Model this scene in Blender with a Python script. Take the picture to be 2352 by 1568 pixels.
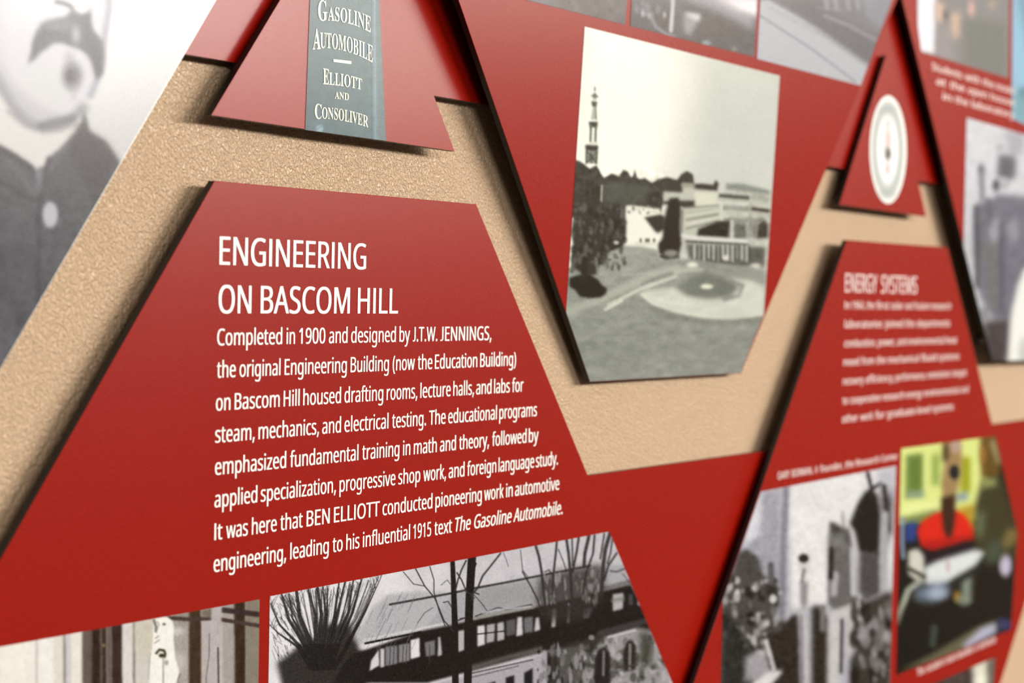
import bpy, bmesh, math, os, random
import numpy as np
from mathutils import Matrix, Vector

# ------------------------------------------------------------------ clearing
for o in list(bpy.data.objects):
    bpy.data.objects.remove(o)
S = bpy.context.scene
COL = S.collection

# ------------------------------------------------------------------ camera
W_, H_, FPX = 2352, 1568, 5000.0
HV = (2840.0, -61.0)                    # vanishing point of the wall's horizontals, from the frame centre
S0 = -0.019
_b = FPX * FPX / (-(HV[0] * S0 + HV[1]))
dX = np.array([HV[0], HV[1], FPX]); dX /= np.linalg.norm(dX)       # wall's right, in camera axes (x right, y down, z ahead)
dD = np.array([S0 * _b, _b, FPX]); dD /= np.linalg.norm(dD)         # wall's down
nN = np.cross(dX, dD)
if nN[2] < 0: nN = -nN                                             # into the wall
CAMD, CAMZ = 0.8, 1.5                   # the camera stands 0.8 m off the wall, 1.5 m up
cam = bpy.data.cameras.new('camera')
cam.sensor_width = 36.0
cam.lens = FPX / W_ * 36.0
cam.clip_start = 0.02
cam.dof.use_dof = True
cam.dof.focus_distance = 1.43
cam.dof.aperture_fstop = 7.8
co = bpy.data.objects.new('camera', cam); COL.objects.link(co)
right = Vector((dX[0], nN[0], -dD[0])); up = -Vector((dX[1], nN[1], -dD[1])); back = -Vector((dX[2], nN[2], -dD[2]))
M = Matrix((right, up, back)).transposed().to_4x4()
M.translation = Vector((0, -CAMD, CAMZ))
co.matrix_world = M
S.camera = co

# ------------------------------------------------------------------ world, lights, exposure
wd = bpy.data.worlds.new('world'); S.world = wd; wd.use_nodes = True
wd.node_tree.nodes['Background'].inputs[0].default_value = (1.0, 0.985, 0.97, 1)
wd.node_tree.nodes['Background'].inputs[1].default_value = 0.1

def area(name, loc, target, sx, sy, power, col=(1, 1, 1)):
    l = bpy.data.lights.new(name, 'AREA'); l.shape = 'RECTANGLE'; l.size = sx; l.size_y = sy; l.energy = power; l.color = col
    o = bpy.data.objects.new(name, l); COL.objects.link(o); o.location = loc
    d = Vector(target) - Vector(loc)
    o.rotation_euler = d.to_track_quat('-Z', 'Y').to_euler()
    return o
area('ceiling_and_fill_light', (4.2, -4.6, 2.93), (3.7, -1.6, 0.6), 5.2, 1.0, 690, (1.0, 0.985, 0.955))
area('ceiling_and_fill_light', (-1.6, -4.6, 2.93), (0.6, -1.4, 0.6), 2.6, 1.0, 190, (1.0, 0.985, 0.955))  # added fill light, lifts the shadows along the boards' left edges
area('gloss_wash_light', (8.8, -4.0, 2.66), (2.0, -1.0, 1.5), 4.6, 0.62, 105, (1.0, 0.90, 0.76))  # added strip light for the pale gloss high on the boards; no window built

S.view_settings.view_transform = 'Standard'
S.view_settings.look = 'None'
S.view_settings.gamma = 1.0
S.view_settings.use_curve_mapping = False
S.view_settings.exposure = 0.0

# ------------------------------------------------------------------ geometry helpers
class Plane:
    """A surface parallel to the wall (or leaning a little): its front stands h metres off the wall, plus lean per metre of height over z0."""
    def __init__(self, h, lean=0.0, z0=1.5, d=0.0):
        self.h, self.s, self.z0 = h + d, lean, z0
    def off(self, d):
        return Plane(self.h + d, self.s, self.z0)
    def uv(self, u, v):
        t = (CAMD - self.h - self.s * (CAMZ - self.z0)) / (1 - self.s * v)
        return np.stack([u * t, -CAMD + t, CAMZ - v * t], -1)
    def px(self, x, y):
        x = np.asarray(x, float) - W_ / 2; y = np.asarray(y, float) - H_ / 2
        r = np.stack([x, y, np.full_like(x, FPX)], -1)
        w = r @ nN
        return self.uv((r @ dX) / w, (r @ dD) / w)
def uvpx(u, v):
    r = dX * u + dD * v + nN
    return (r[0] / r[2] * FPX + W_ / 2, r[1] / r[2] * FPX + H_ / 2)

def mesh_obj(name, verts, faces, mats, parent=None, midx=None):
    me = bpy.data.meshes.new(name)
    me.from_pydata([tuple(map(float, v)) for v in verts], [], faces)
    for m in mats: me.materials.append(m)
    if midx is not None: me.polygons.foreach_set('material_index', midx)
    me.update()
    o = bpy.data.objects.new(name, me); COL.objects.link(o)
    if parent: o.parent = parent
    return o

def slab(name, plane, pts, thick, face_mat, edge_mat, parent=None):
    """Solid board: pts are pixel points of the outline as seen, carried onto the plane; its back lies thick behind."""
    P = plane.px([p[0] for p in pts], [p[1] for p in pts])
    n = len(P); nv = np.array([0, 1.0, plane.s]); nv /= np.linalg.norm(nv)
    c = P.mean(0); eps = 0.0003
    # hairline eased rim: the face is inset by half a millimetre
    Fr = []
    for i in range(n):
        a, b, d_ = P[i - 1], P[i], P[(i + 1) % n]
        e1 = (b - a) / np.linalg.norm(b - a); e2 = (d_ - b) / np.linalg.norm(d_ - b)
        bis = (e2 - e1); L = np.linalg.norm(bis)
        bis = bis / L if L > 1e-6 else np.zeros(3)
        if np.dot(bis, c - b) < 0: bis = -bis
        Fr.append(b + bis * eps)
    V = list(Fr) + [p + nv * eps * 0.6 for p in P] + [p + nv * thick for p in P]
    F = [list(range(n))]; mi = [0]
    for i in range(n):
        j = (i + 1) % n
        F.append([i, n + i, n + j, j]); mi.append(0)
        F.append([n + i, 2 * n + i, 2 * n + j, n + j]); mi.append(1)
    F.append([2 * n + i for i in range(n)][::-1]); mi.append(1)
    return mesh_obj(name, V, F, [face_mat, edge_mat], parent, mi)

def tag(o, label=None, cat=None, group=None, kind=None):
    for k, v in (('label', label), ('category', cat), ('group', group), ('kind', kind)):
        if v: o[k] = v
    return o

def spacer(parent, plane, x, y, thick, y_end, mat):
    """Round stand-off pin from the board's back to what carries it."""
    p = plane.px(x, y); y0 = p[1] + thick - 0.0006; n = 20; V = []; F = []
    for k, yy in enumerate((y0, y_end)):
        for i in range(n):
            a = 2 * math.pi * i / n
            V.append((p[0] + 0.006 * math.cos(a), yy, p[2] + 0.006 * math.sin(a)))
    for i in range(n): F.append([i, (i + 1) % n, n + (i + 1) % n, n + i])
    F.append(list(range(n))); F.append(list(range(n, 2 * n)))
    return mesh_obj('spacer', V, F, [mat], parent)

# ------------------------------------------------------------------ materials
def lin(c):
    c = np.asarray(c, float) / 255.0
    return np.where(c <= 0.04045, c / 12.92, ((c + 0.055) / 1.055) ** 2.4)
def base_mat(name, col, rough=0.45, spec=0.5):
    m = bpy.data.materials.new(name); m.use_nodes = True
    b = m.node_tree.nodes['Principled BSDF']
    b.inputs['Base Color'].default_value = (*[float(c) for c in col], 1)
    b.inputs['Roughness'].default_value = rough
    b.inputs['Specular IOR Level'].default_value = spec
    return m, b
def add(m, t, **kw):
    n = m.node_tree.nodes.new(t)
    for k, v in kw.items(): setattr(n, k, v)
    return n
def satin(m, b, scale=900, dist=0.00002, rough=(0.24, 0.31)):
    """Faint relief and uneven gloss of a laminated print."""
    L = m.node_tree.links
    tc = add(m, 'ShaderNodeTexCoord')
    nz = add(m, 'ShaderNodeTexNoise'); nz.inputs['Scale'].default_value = scale; nz.inputs['Detail'].default_value = 3
    L.new(tc.outputs['Object'], nz.inputs['Vector'])
    bp = add(m, 'ShaderNodeBump'); bp.inputs['Strength'].default_value = 0.05; bp.inputs['Distance'].default_value = dist
    L.new(nz.outputs['Fac'], bp.inputs['Height']); L.new(bp.outputs['Normal'], b.inputs['Normal'])
    mr = add(m, 'ShaderNodeMapRange'); mr.inputs['To Min'].default_value = rough[0]; mr.inputs['To Max'].default_value = rough[1]
    L.new(nz.outputs['Fac'], mr.inputs['Value']); L.new(mr.outputs['Result'], b.inputs['Roughness'])

RED, rb = base_mat('red_laminate', lin((143, 17, 3)), 0.4, 0.26)
satin(RED, rb)
BLACK, bb = base_mat('black_board_edge', (0.008, 0.007, 0.007), 0.5, 0.4); satin(BLACK, bb, 600, 0.00003, (0.45, 0.6))
PINM, pb = base_mat('grey_metal_pin', (0.25, 0.25, 0.26), 0.35); pb.inputs['Metallic'].default_value = 1.0; satin(PINM, pb, 400, 0.00001, (0.3, 0.4))
WHITE, wb = base_mat('white_print_ink', lin((250, 246, 236)), 0.4); satin(WHITE, wb)
PINK, kb = base_mat('pale_print_ink', lin((238, 214, 208)), 0.4); satin(PINK, kb)
CREAM, cb = base_mat('cream_print_ink', lin((240, 238, 205)), 0.4); satin(CREAM, cb)
PHOTO, phb = base_mat('photograph_print_ink', (0.5, 0.5, 0.5), 0.4, 0.26); satin(PHOTO, phb)
_a = add(PHOTO, 'ShaderNodeVertexColor', layer_name='ink')
PHOTO.node_tree.links.new(_a.outputs['Color'], phb.inputs['Base Color'])

WALL, wlb = base_mat('orange_peel_wall_paint', lin((214, 182, 146)), 0.33, 0.5)
if True:
    L = WALL.node_tree.links
    tc = add(WALL, 'ShaderNodeTexCoord')
    n1 = add(WALL, 'ShaderNodeTexNoise'); n1.inputs['Scale'].default_value = 470; n1.inputs['Detail'].default_value = 2.5; n1.inputs['Roughness'].default_value = 0.55; n1.inputs['Distortion'].default_value = 0.6
    n2 = add(WALL, 'ShaderNodeTexNoise'); n2.inputs['Scale'].default_value = 45; n2.inputs['Detail'].default_value = 2
    n3 = add(WALL, 'ShaderNodeTexNoise'); n3.inputs['Scale'].default_value = 3.0; n3.inputs['Detail'].default_value = 3
    for n in (n1, n2, n3): L.new(tc.outputs['Object'], n.inputs['Vector'])
    rp = add(WALL, 'ShaderNodeValToRGB'); rp.color_ramp.elements[0].position = 0.36; rp.color_ramp.elements[1].position = 0.64
    L.new(n1.outputs['Fac'], rp.inputs['Fac'])
    b1 = add(WALL, 'ShaderNodeBump'); b1.inputs['Strength'].default_value = 1.0; b1.inputs['Distance'].default_value = 0.0013
    b2 = add(WALL, 'ShaderNodeBump'); b2.inputs['Strength'].default_value = 0.3; b2.inputs['Distance'].default_value = 0.0012
    L.new(n2.outputs['Fac'], b2.inputs['Height']); L.new(rp.outputs['Color'], b1.inputs['Height'])
    L.new(b2.outputs['Normal'], b1.inputs['Normal']); L.new(b1.outputs['Normal'], wlb.inputs['Normal'])
    mx = add(WALL, 'ShaderNodeMix', data_type='RGBA')
    mx.inputs[6].default_value = (*lin((218, 183, 145)), 1); mx.inputs[7].default_value = (*lin((230, 198, 163)), 1)
    L.new(n3.outputs['Fac'], mx.inputs[0]); L.new(mx.outputs[2], wlb.inputs['Base Color'])
FLOOR, fb = base_mat('brown_carpet_floor', (0.05, 0.036, 0.028), 0.9); satin(FLOOR, fb, 300, 0.001, (0.85, 0.95))

# ------------------------------------------------------------------ painter for the printed photographs
rng = np.random.default_rng(7)
def _blur1(a, r, ax):
    k = int(max(1, round(r)))
    p = [(0, 0)] * a.ndim; p[ax] = (k + 1, k)
    b = np.pad(a, p, mode='edge'); c = np.cumsum(b, axis=ax)
    n = a.shape[ax]
    hi = np.take(c, np.arange(2 * k + 1, 2 * k + 1 + n), axis=ax); lo = np.take(c, np.arange(0, n), axis=ax)
    return (hi - lo) / (2 * k + 1)
def blur(a, r):
    if r < 0.5: return a
    for _ in range(2):
        a = _blur1(a, r * 0.8, 0); a = _blur1(a, r * 0.8, 1)
    return a
def g(c):
    return np.array(c if np.ndim(c) else (c, c, c), float)
class Paint:
    """A small raster in the photograph's own pixel frame, painted with shapes; sampled onto the print's mesh."""
    def __init__(s, x0, y0, x1, y1, sc=1.0, base=128):
        s.x0, s.y0, s.sc = x0, y0, sc
        s.w, s.h = int((x1 - x0) * sc) + 2, int((y1 - y0) * sc) + 2
        s.a = np.zeros((s.h, s.w, 3)) + g(base)
        s.X, s.Y = np.meshgrid(np.arange(s.w) / sc + x0, np.arange(s.h) / sc + y0)
        s.f = lambda x, y: (x, y)
    def frame(s, ox, oy, k):            # enlargement frame in which shapes were read off
        s.f = lambda x, y: (ox + x / k, oy + y / k); s.k = k; return s
    def _box(s, xs, ys, m):
        i0 = max(0, int((min(xs) - m - s.x0) * s.sc)); i1 = min(s.w, int((max(xs) + m - s.x0) * s.sc) + 2)
        j0 = max(0, int((min(ys) - m - s.y0) * s.sc)); j1 = min(s.h, int((max(ys) + m - s.y0) * s.sc) + 2)
        return (slice(j0, j1), slice(i0, i1)) if i1 > i0 and j1 > j0 else None
    def _mix(s, b, m, c, al):
        m = (m * al)[..., None]; s.a[b] = s.a[b] * (1 - m) + g(c) * m
    def poly(s, pts, c, soft=1.0, al=1.0):
        q = [s.f(*p) for p in pts]; xs = [p[0] for p in q]; ys = [p[1] for p in q]
        b = s._box(xs, ys, soft * 2 + 2)
        if b is None: return s
        X, Y = s.X[b], s.Y[b]; ins = np.zeros(X.shape, bool); n = len(q)
        for i in range(n):
            (ax, ay), (bx, by) = q[i], q[(i + 1) % n]
            if ay == by: continue
            cnd = ((ay > Y) != (by > Y)) & (X < (bx - ax) * (Y - ay) / (by - ay) + ax); ins ^= cnd
        s._mix(b, blur(ins.astype(float), soft * s.sc), c, al); return s
    def line(s, pts, w, c, soft=0.8, al=1.0, w2=None):
        q = [s.f(*p) for p in pts]; w = w / s.k; w2 = w if w2 is None else w2 / s.k
        xs = [p[0] for p in q]; ys = [p[1] for p in q]; b = s._box(xs, ys, max(w, w2) + soft * 2 + 2)
        if b is None: return s
        X, Y = s.X[b], s.Y[b]; m = np.zeros(X.shape); n = len(q) - 1
        for i in range(n):
            (ax, ay), (bx, by) = q[i], q[i + 1]; dx, dy = bx - ax, by - ay; L2 = dx * dx + dy * dy + 1e-9
            t = np.clip(((X - ax) * dx + (Y - ay) * dy) / L2, 0, 1)
            d = np.hypot(X - ax - t * dx, Y - ay - t * dy); ww = (w + (w2 - w) * (i + t) / n) / 2
            m = np.maximum(m, np.clip((ww - d) / max(soft, .5) + 0.5, 0, 1))
        s._mix(b, m, c, al); return s
    def ell(s, cx, cy, rx, ry, c, soft=1.0, al=1.0):
        cx, cy = s.f(cx, cy); rx /= s.k; ry /= s.k
        b = s._box([cx - rx, cx + rx], [cy - ry, cy + ry], soft * 2 + 2)
        if b is None: return s
        d = np.hypot((s.X[b] - cx) / rx, (s.Y[b] - cy) / ry)
        s._mix(b, np.clip((1 - d) * min(rx, ry) / max(soft, .5) + 0.5, 0, 1), c, al); return s
    def grad(s, p0, c0, p1, c1, al=1.0, mask=None):
        (ax, ay), (bx, by) = s.f(*p0), s.f(*p1); dx, dy = bx - ax, by - ay
        t = np.clip(((s.X - ax) * dx + (s.Y - ay) * dy) / (dx * dx + dy * dy), 0, 1)[..., None]
        t = t * t * (3 - 2 * t)
        c = g(c0) * (1 - t) + g(c1) * t
        s.a = s.a * (1 - al) + c * al; return s
    def noise(s, cell, amp, seed=1, box=None, sx=1.0):
        r = np.random.default_rng(seed); n = np.zeros((s.h, s.w))
        for o in range(3):
            cy = max(1.0, cell * s.sc / 2 ** o); cx = max(1.0, cy * sx)
            gh, gw = int(s.h / cy) + 3, int(s.w / cx) + 3; q = r.normal(0, 1, (gh, gw))
            yy = np.arange(s.h) / cy; xx = np.arange(s.w) / cx
            j = yy.astype(int); i = xx.astype(int); fy = (yy - j)[:, None]; fx = (xx - i)[None]
            n += ((q[np.ix_(j, i)] * (1 - fx) + q[np.ix_(j, i + 1)] * fx) * (1 - fy) + (q[np.ix_(j + 1, i)] * (1 - fx) + q[np.ix_(j + 1, i + 1)] * fx) * fy) * 0.6 ** o
        m = 1.0
        if box:
            (ax, ay), (bx, by) = s.f(box[0], box[1]), s.f(box[2], box[3])
            m = blur(((s.X > ax) & (s.X < bx) & (s.Y > ay) & (s.Y < by)).astype(float), 6 * s.sc)[..., None]
        s.a = s.a + n[..., None] * amp * m; return s
    def dabs(s, n, box, size, cols, seed=3, soft=1.0, al=0.8, tall=1.0):
        r = np.random.default_rng(seed)
        for _ in range(n):
            x = r.uniform(box[0], box[2]); y = r.uniform(box[1], box[3]); z = size * r.uniform(0.5, 1.5)
            s.ell(x, y, z, z * tall * r.uniform(0.6, 1.6), cols[r.integers(len(cols))], soft, al)
        return s
    def soften(s, r):
        s.a = blur(s.a, r * s.sc); return s
    def sample(s, x, y):
        i = np.clip((x - s.x0) * s.sc, 0, s.w - 1.001); j = np.clip((y - s.y0) * s.sc, 0, s.h - 1.001)
        i0 = i.astype(int); j0 = j.astype(int); fi = (i - i0)[..., None]; fj = (j - j0)[..., None]; a = s.a
        return (a[j0, i0] * (1 - fi) + a[j0, i0 + 1] * fi) * (1 - fj) + (a[j0 + 1, i0] * (1 - fi) + a[j0 + 1, i0 + 1] * fi) * fj

def print_mesh(name, plane, lft, rgt, paint, step, parent, label=None, lift=0.0003, gain=0.9):
    """The printed photograph as a thin flat film: lft and rgt are its left and right outlines from top to bottom."""
    tx = np.array([p[0] for p in lft], float); ty = np.array([p[1] for p in lft], float)
    sx = np.array([p[0] for p in rgt], float); sy = np.array([p[1] for p in rgt], float)
    H = max(abs(ty[-1] - ty[0]), abs(sy[-1] - sy[0])); Wd = max(sx.max() - tx.min(), 4)
    def along(px, py, knots, ts):
        return np.interp(ts, knots, px), np.interp(ts, knots, py)
    # parameter = share of the height travelled on each side, so corners fall on rows
    kl = (ty - ty[0]) / (ty[-1] - ty[0]); kr = (sy - sy[0]) / (sy[-1] - sy[0])
    ts = np.unique(np.concatenate([np.linspace(0, 1, max(2, int(H / step)) + 1), kl, kr]))
    nx = max(2, int(Wd / step)) + 1
    lx, ly = along(tx, ty, kl, ts); rx, ry = along(sx, sy, kr, ts)
    w = np.linspace(0, 1, nx)[None]
    X = lx[:, None] * (1 - w) + rx[:, None] * w; Y = ly[:, None] * (1 - w) + ry[:, None] * w
    col = np.maximum(lin(np.clip(paint.sample(X, Y), 2, 255)) * 1.012 - 0.012, 0.002) * gain
    P = plane.off(lift).px(X.ravel(), Y.ravel())
    nr = len(ts); idx = np.arange(nr * nx).reshape(nr, nx)
    q = np.stack([idx[:-1, :-1], idx[1:, :-1], idx[1:, 1:], idx[:-1, 1:]], -1).reshape(-1, 4)
    me = bpy.data.meshes.new(name)
    me.vertices.add(len(P)); me.vertices.foreach_set('co', P.astype(np.float32).ravel())
    me.loops.add(q.size); me.loops.foreach_set('vertex_index', q.astype(np.int32).ravel())
    me.polygons.add(len(q)); me.polygons.foreach_set('loop_start', (np.arange(len(q)) * 4).astype(np.int32))
    me.polygons.foreach_set('loop_total', np.full(len(q), 4, np.int32))
    me.update(calc_edges=True)
    ca = me.color_attributes.new('ink', 'FLOAT_COLOR', 'POINT')
    ca.data.foreach_set('color', np.concatenate([np.clip(col.reshape(-1, 3), 0, 1), np.ones((len(P), 1))], 1).astype(np.float32).ravel())
    me.materials.append(PHOTO)
    o = bpy.data.objects.new(name, me); COL.objects.link(o); o.parent = parent
    if label: o['label'] = label
    return o

# ------------------------------------------------------------------ lettering
def load_font(fn):
    try:
        return bpy.data.fonts.load(os.path.join(bpy.utils.system_resource('DATAFILES'), 'fonts', fn))
    except Exception:
        return None
SERIF = SANS = load_font('NotoSansMath-Regular.woff2')
_cache = {}
def glyphs(text, font, offset=0.0, spacing=1.0):
    key = (text, font.name if font else '', offset, spacing)
    if key in _cache: return _cache[key]
    c = bpy.data.curves.new('t', 'FONT'); c.body = text; c.size = 1.0; c.resolution_u = 3; c.offset = offset; c.space_character = spacing
    c.fill_mode = 'FRONT'
    if font: c.font = font
    o = bpy.data.objects.new('t', c); COL.objects.link(o)
    bpy.context.view_layer.update()
    me = bpy.data.meshes.new_from_object(o.evaluated_get(bpy.context.evaluated_depsgraph_get()))
    V = np.array([v.co[:2] for v in me.vertices]).reshape(-1, 2); F = [list(p.vertices) for p in me.polygons]
    bpy.data.objects.remove(o); bpy.data.meshes.remove(me); bpy.data.curves.remove(c)
    _cache[key] = (V, F); return V, F
OH, OB = 0.011, 0.012
CAP = None
def capheight():
    global CAP
    if CAP is None:
        V, _ = glyphs('H', SANS); CAP = V[:, 1].max()
    return CAP
_adv = {}
def letter(c):
    """One letter and its advance; the plain capital I and the figure 1 are drawn here."""
    if c in _adv: return _adv[c]
    cap = capheight(); hw = glyphs('HH', SANS)[0][:, 0].max() - glyphs('H', SANS)[0][:, 0].max(); st = 0.128 * cap; e = cap / 0.714
    if c == 'I':
        V = np.array([(.1 * e, 0), (.1 * e + st, 0), (.1 * e + st, cap), (.1 * e, cap)]); F = [[0, 1, 2, 3]]; ad = .2 * e + st
    else:
        V, F = glyphs(c, SANS); ad = glyphs('H' + c + 'H', SANS)[0][:, 0].max() - glyphs('H', SANS)[0][:, 0].max() - hw
        if c == 'J':                         # this lettering's J stands on the line
            V = V.copy(); V[:, 1] = (V[:, 1] - V[:, 1].min()) / (V[:, 1].max() - V[:, 1].min()) * cap; V[:, 0] += 0.02 - V[:, 0].min(); ad = V[:, 0].max() + .08 * e
    _adv[c] = (V, F, ad); return _adv[c]
def word(t, bold):
    """A word set letter by letter; bold widens every stroke by laying the letter twice, a hair apart in depth."""
    VV, DD, FF = [], [], []; x = 0.0; n = 0
    for c in t:
        V, F, ad = letter(c)
        for k, dx in enumerate((-bold, bold) if bold else (0.0,)):
            Q = V.copy(); Q[:, 0] += x + dx; VV.append(Q); DD.append(np.full(len(Q), k * 0.00006)); FF += [[i + n for i in f] for f in F]; n += len(Q)
        x += ad
    return np.concatenate(VV), FF, np.concatenate(DD)
def text_line(name, plane, words, y0, cap_m, parent, mat, italic=(), offset=0.0, lift=0.0003, vx=(4016.0, 723.0)):
    """words: (text, x_start, x_end) read off along a baseline that starts at (words[0].x, y0) and runs to the vanishing point."""
    AV, AF = [], []; x0 = words[0][1]; n = 0; k = cap_m / capheight()
    for i, (t, xa, xb) in enumerate(words):
        ya = y0 + (vx[1] - y0) * (xa - x0) / (vx[0] - x0); yb = y0 + (vx[1] - y0) * (xb - x0) / (vx[0] - x0)
        A = plane.off(lift).px(xa, ya); B = plane.off(lift).px(xb, yb)
        V, F, dd = word(t, offset)
        V = V.copy()
        if i in italic: V[:, 0] += V[:, 1] * 0.2
        mn, mxx = V[:, 0].min(), V[:, 0].max(); w = (V[:, 0] - mn) / (mxx - mn)
        P = A[None] * (1 - w[:, None]) + B[None] * w[:, None]
        P[:, 2] += V[:, 1] * k; P[:, 1] -= dd
        if plane.s: P[:, 1] -= V[:, 1] * k * plane.s
        AV.append(P); AF += [[q + n for q in f] for f in F]; n += len(P)
    return mesh_obj(name, np.concatenate(AV), AF, [mat], parent)
def serif(s):
    return ''.join(chr(0x1D400 + ord(c) - 65) if c.isalpha() else c for c in s)
def bent_word(name, plane, text, fr, xa, xb, base, tops, parent, mat, offset=0.0, lift=0.0006):
    """Lettering that follows the round of the book's spine: base and tops are (x, y) knots."""
    ox, oy, k = fr
    V, F = glyphs(serif(text), SERIF, offset)
    mn, mxx = V[:, 0].min(), V[:, 0].max(); w = (V[:, 0] - mn) / (mxx - mn); x = xa + w * (xb - xa)
    h = V[:, 1] / V[:, 1].max()
    def q(kn):
        c = np.polyfit([p[0] for p in kn], [p[1] for p in kn], len(kn) - 1); return np.polyval(c, x)
    yb, yt = q(base), q(tops); y = yb + (yt - yb) * h
    P = plane.off(lift).px(ox + x / k, oy + y / k)
    return mesh_obj(name, P, F, [mat], parent)

# ------------------------------------------------------------------ setting: wall and floor
def grid_box(name, x0, x1, y0, y1, z0, z1, mat):
    V = [(x, y, z) for x in (x0, x1) for y in (y0, y1) for z in (z0, z1)]
    F = [[0, 1, 3, 2], [4, 6, 7, 5], [0, 4, 5, 1], [2, 3, 7, 6], [0, 2, 6, 4], [1, 5, 7, 3]]
    return tag(mesh_obj(name, V, F, [mat]), kind='structure')
ROOM, rmb = base_mat('brown_room_paint', lin((104, 84, 68)), 0.7); satin(ROOM, rmb, 250, 0.0004, (0.65, 0.8))  # unseen walls coloured dark brown so the glossy boards reflect little of them
CEIL, clb = base_mat('white_ceiling_paint', lin((236, 234, 230)), 0.8); satin(CEIL, clb, 120, 0.0006, (0.75, 0.9))
grid_box('wall_back', -4.0, 9.0, 0.0, 0.12, 0.0, 3.0, WALL)
grid_box('wall_front', -4.0, 9.0, -7.12, -7.0, 0.0, 3.0, ROOM)
grid_box('wall_left', -4.12, -4.0, -7.12, 0.12, 0.0, 3.0, ROOM)
grid_box('wall_right', 9.0, 9.12, -7.12, 0.12, 0.0, 3.0, ROOM)
grid_box('floor', -4.12, 9.12, -7.12, 0.12, -0.1, 0.0, FLOOR)
grid_box('ceiling', -4.12, 9.12, -7.12, 0.12, 3.0, 3.1, CEIL)

# ------------------------------------------------------------------ boards
TH = 0.0045
pB = Plane(0.010); pA = Plane(0.0155); pT = Plane(0.0175); pA2 = Plane(0.0215); pT2 = Plane(0.0175)
pV0 = Plane(0.019); pV2 = Plane(0.024)
_zb = CAMZ - 0.0886 * CAMD
pV1 = Plane(0.0115, 0.066, _zb)
U = uvpx

back1 = slab('backing_panel', pB, [U(1.21, -.1688), U(1.77, -.1688), U(1.56, -.46), U(1.40, -.46)], TH, RED, BLACK)
tag(back1, 'plain red backing board behind the panel with the book spine', 'panel')
back2 = slab('backing_panel', pB, [U(2.47, -.1628), U(3.03, -.1628), U(2.88, -.46), U(2.68, -.46)], TH, RED, BLACK)
tag(back2, 'plain red backing board behind the small panel with the round seal', 'panel')
band1 = slab('backing_panel', pB, [U(1.80, .1818), U(2.47, .1818), U(2.22, .46), U(2.06, .46)], TH, RED, BLACK)
tag(band1, 'plain red backing board between the large headed panel and the colour-photograph panel', 'panel')
band2 = slab('backing_panel', pB, [U(3.12, .1895), U(3.85, .1895), U(3.62, .462), U(3.36, .462)], TH, RED, BLACK)
tag(band2, 'plain red backing board at the right edge, right of the colour photograph', 'panel')
for b, pts in ((back1, ((450, 60), (1060, 130))), (back2, ((1960, 300), (2120, 330))), (band1, ((1400, 1150), (1640, 1150))), (band2, ((2330, 1100),))):
    for x, y in pts: spacer(b, pB, x, y, TH, -0.0002, PINM)

lettered = slab('display_panel', pA, [(493, 415), (1094, 469), U(2.145, .437), U(1.99, .62), U(1.02, .62), U(.843, .4635)], TH, RED, BLACK)
tag(lettered, 'large red panel headed ENGINEERING ON BASCOM HILL, photographs along its bottom', 'panel', 'lower trapezoid panels')
for x, y in ((600, 470), (1040, 500), (300, 1100), (1150, 900)): spacer(lettered, pA, x, y, TH, -0.0002, PINM)
energy = slab('display_panel', pA2, [(1945, 551), (2176, 568), (2286, 1001), (2340, 1232), (2368, 1345), U(3.28, .64), U(2.35, .64), U(2.152, .4635)], TH, RED, BLACK)
tag(energy, 'red panel at right with blurred lettering and a bright colour photograph', 'panel', 'lower trapezoid panels')
for x, y in ((1990, 600), (2140, 610)): spacer(energy, pA2, x, y, TH, -0.0002, PINM)

bookp = slab('display_panel', pT, [(485, 264.6), (1044.6, 347.6), U(1.492, -.325), U(1.476, -.325)], TH, RED, BLACK)
tag(bookp, 'red triangular panel bearing the photograph of a teal book spine', 'panel', 'upper triangle panels')
for x, y in ((560, 250), (960, 310)): spacer(bookp, pT, x, y, TH, -0.0002, PINM)
sealp = slab('display_panel', pT2, [(1928, 470), (2127, 497), (2045, 128), (2035, 127)], TH, RED, BLACK)
tag(sealp, 'small red triangular panel with a round white seal, at upper right', 'panel', 'upper triangle panels')
for x, y in ((1960, 455), (2100, 470)): spacer(sealp, pT2, x, y, TH, -0.0002, PINM)

portrait = slab('display_panel', pV0, [U(1.47, -.41), U(1.0545, .0886), U(.68, .0886), U(.26, -.41), U(.50, -.7), U(1.2, -.7)], TH, WHITE, BLACK)
tag(portrait, 'panel at left filled with a black and white portrait of a man with a moustache', 'panel', 'hanging V-shaped panels')
for x, y in ((-40, 300), (250, 60)): spacer(portrait, pV0, x, y, TH, -0.0002, PINM)
hillp = slab('display_panel', pV1, [(1053, 0), (1355, 877), (1702, 857), (2060, 0), U(2.83, -.44), U(2.55, -.72), U(1.78, -.72), U(1.51, -.44)][0:8], TH, RED, BLACK)
tag(hillp, 'red hanging panel in the centre with a tall grey photograph of a tower', 'panel', 'hanging V-shaped panels')
for x, y in ((1400, 830), (1660, 800)): spacer(hillp, pV1, x, y, TH, -0.0002, PINM)
farp = slab('display_panel', pV2, [(2073, 0), (2279, 829), U(3.62, .0890), U(4.1, -.42), U(3.9, -.7), U(3.12, -.7)], TH, RED, BLACK)
tag(farp, 'red hanging panel at the right edge with a blurred photograph of standing people', 'panel', 'hanging V-shaped panels')
for x, y in ((2290, 780), (2400, 760)): spacer(farp, pV2, x, y, TH, -0.0002, PINM)

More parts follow.
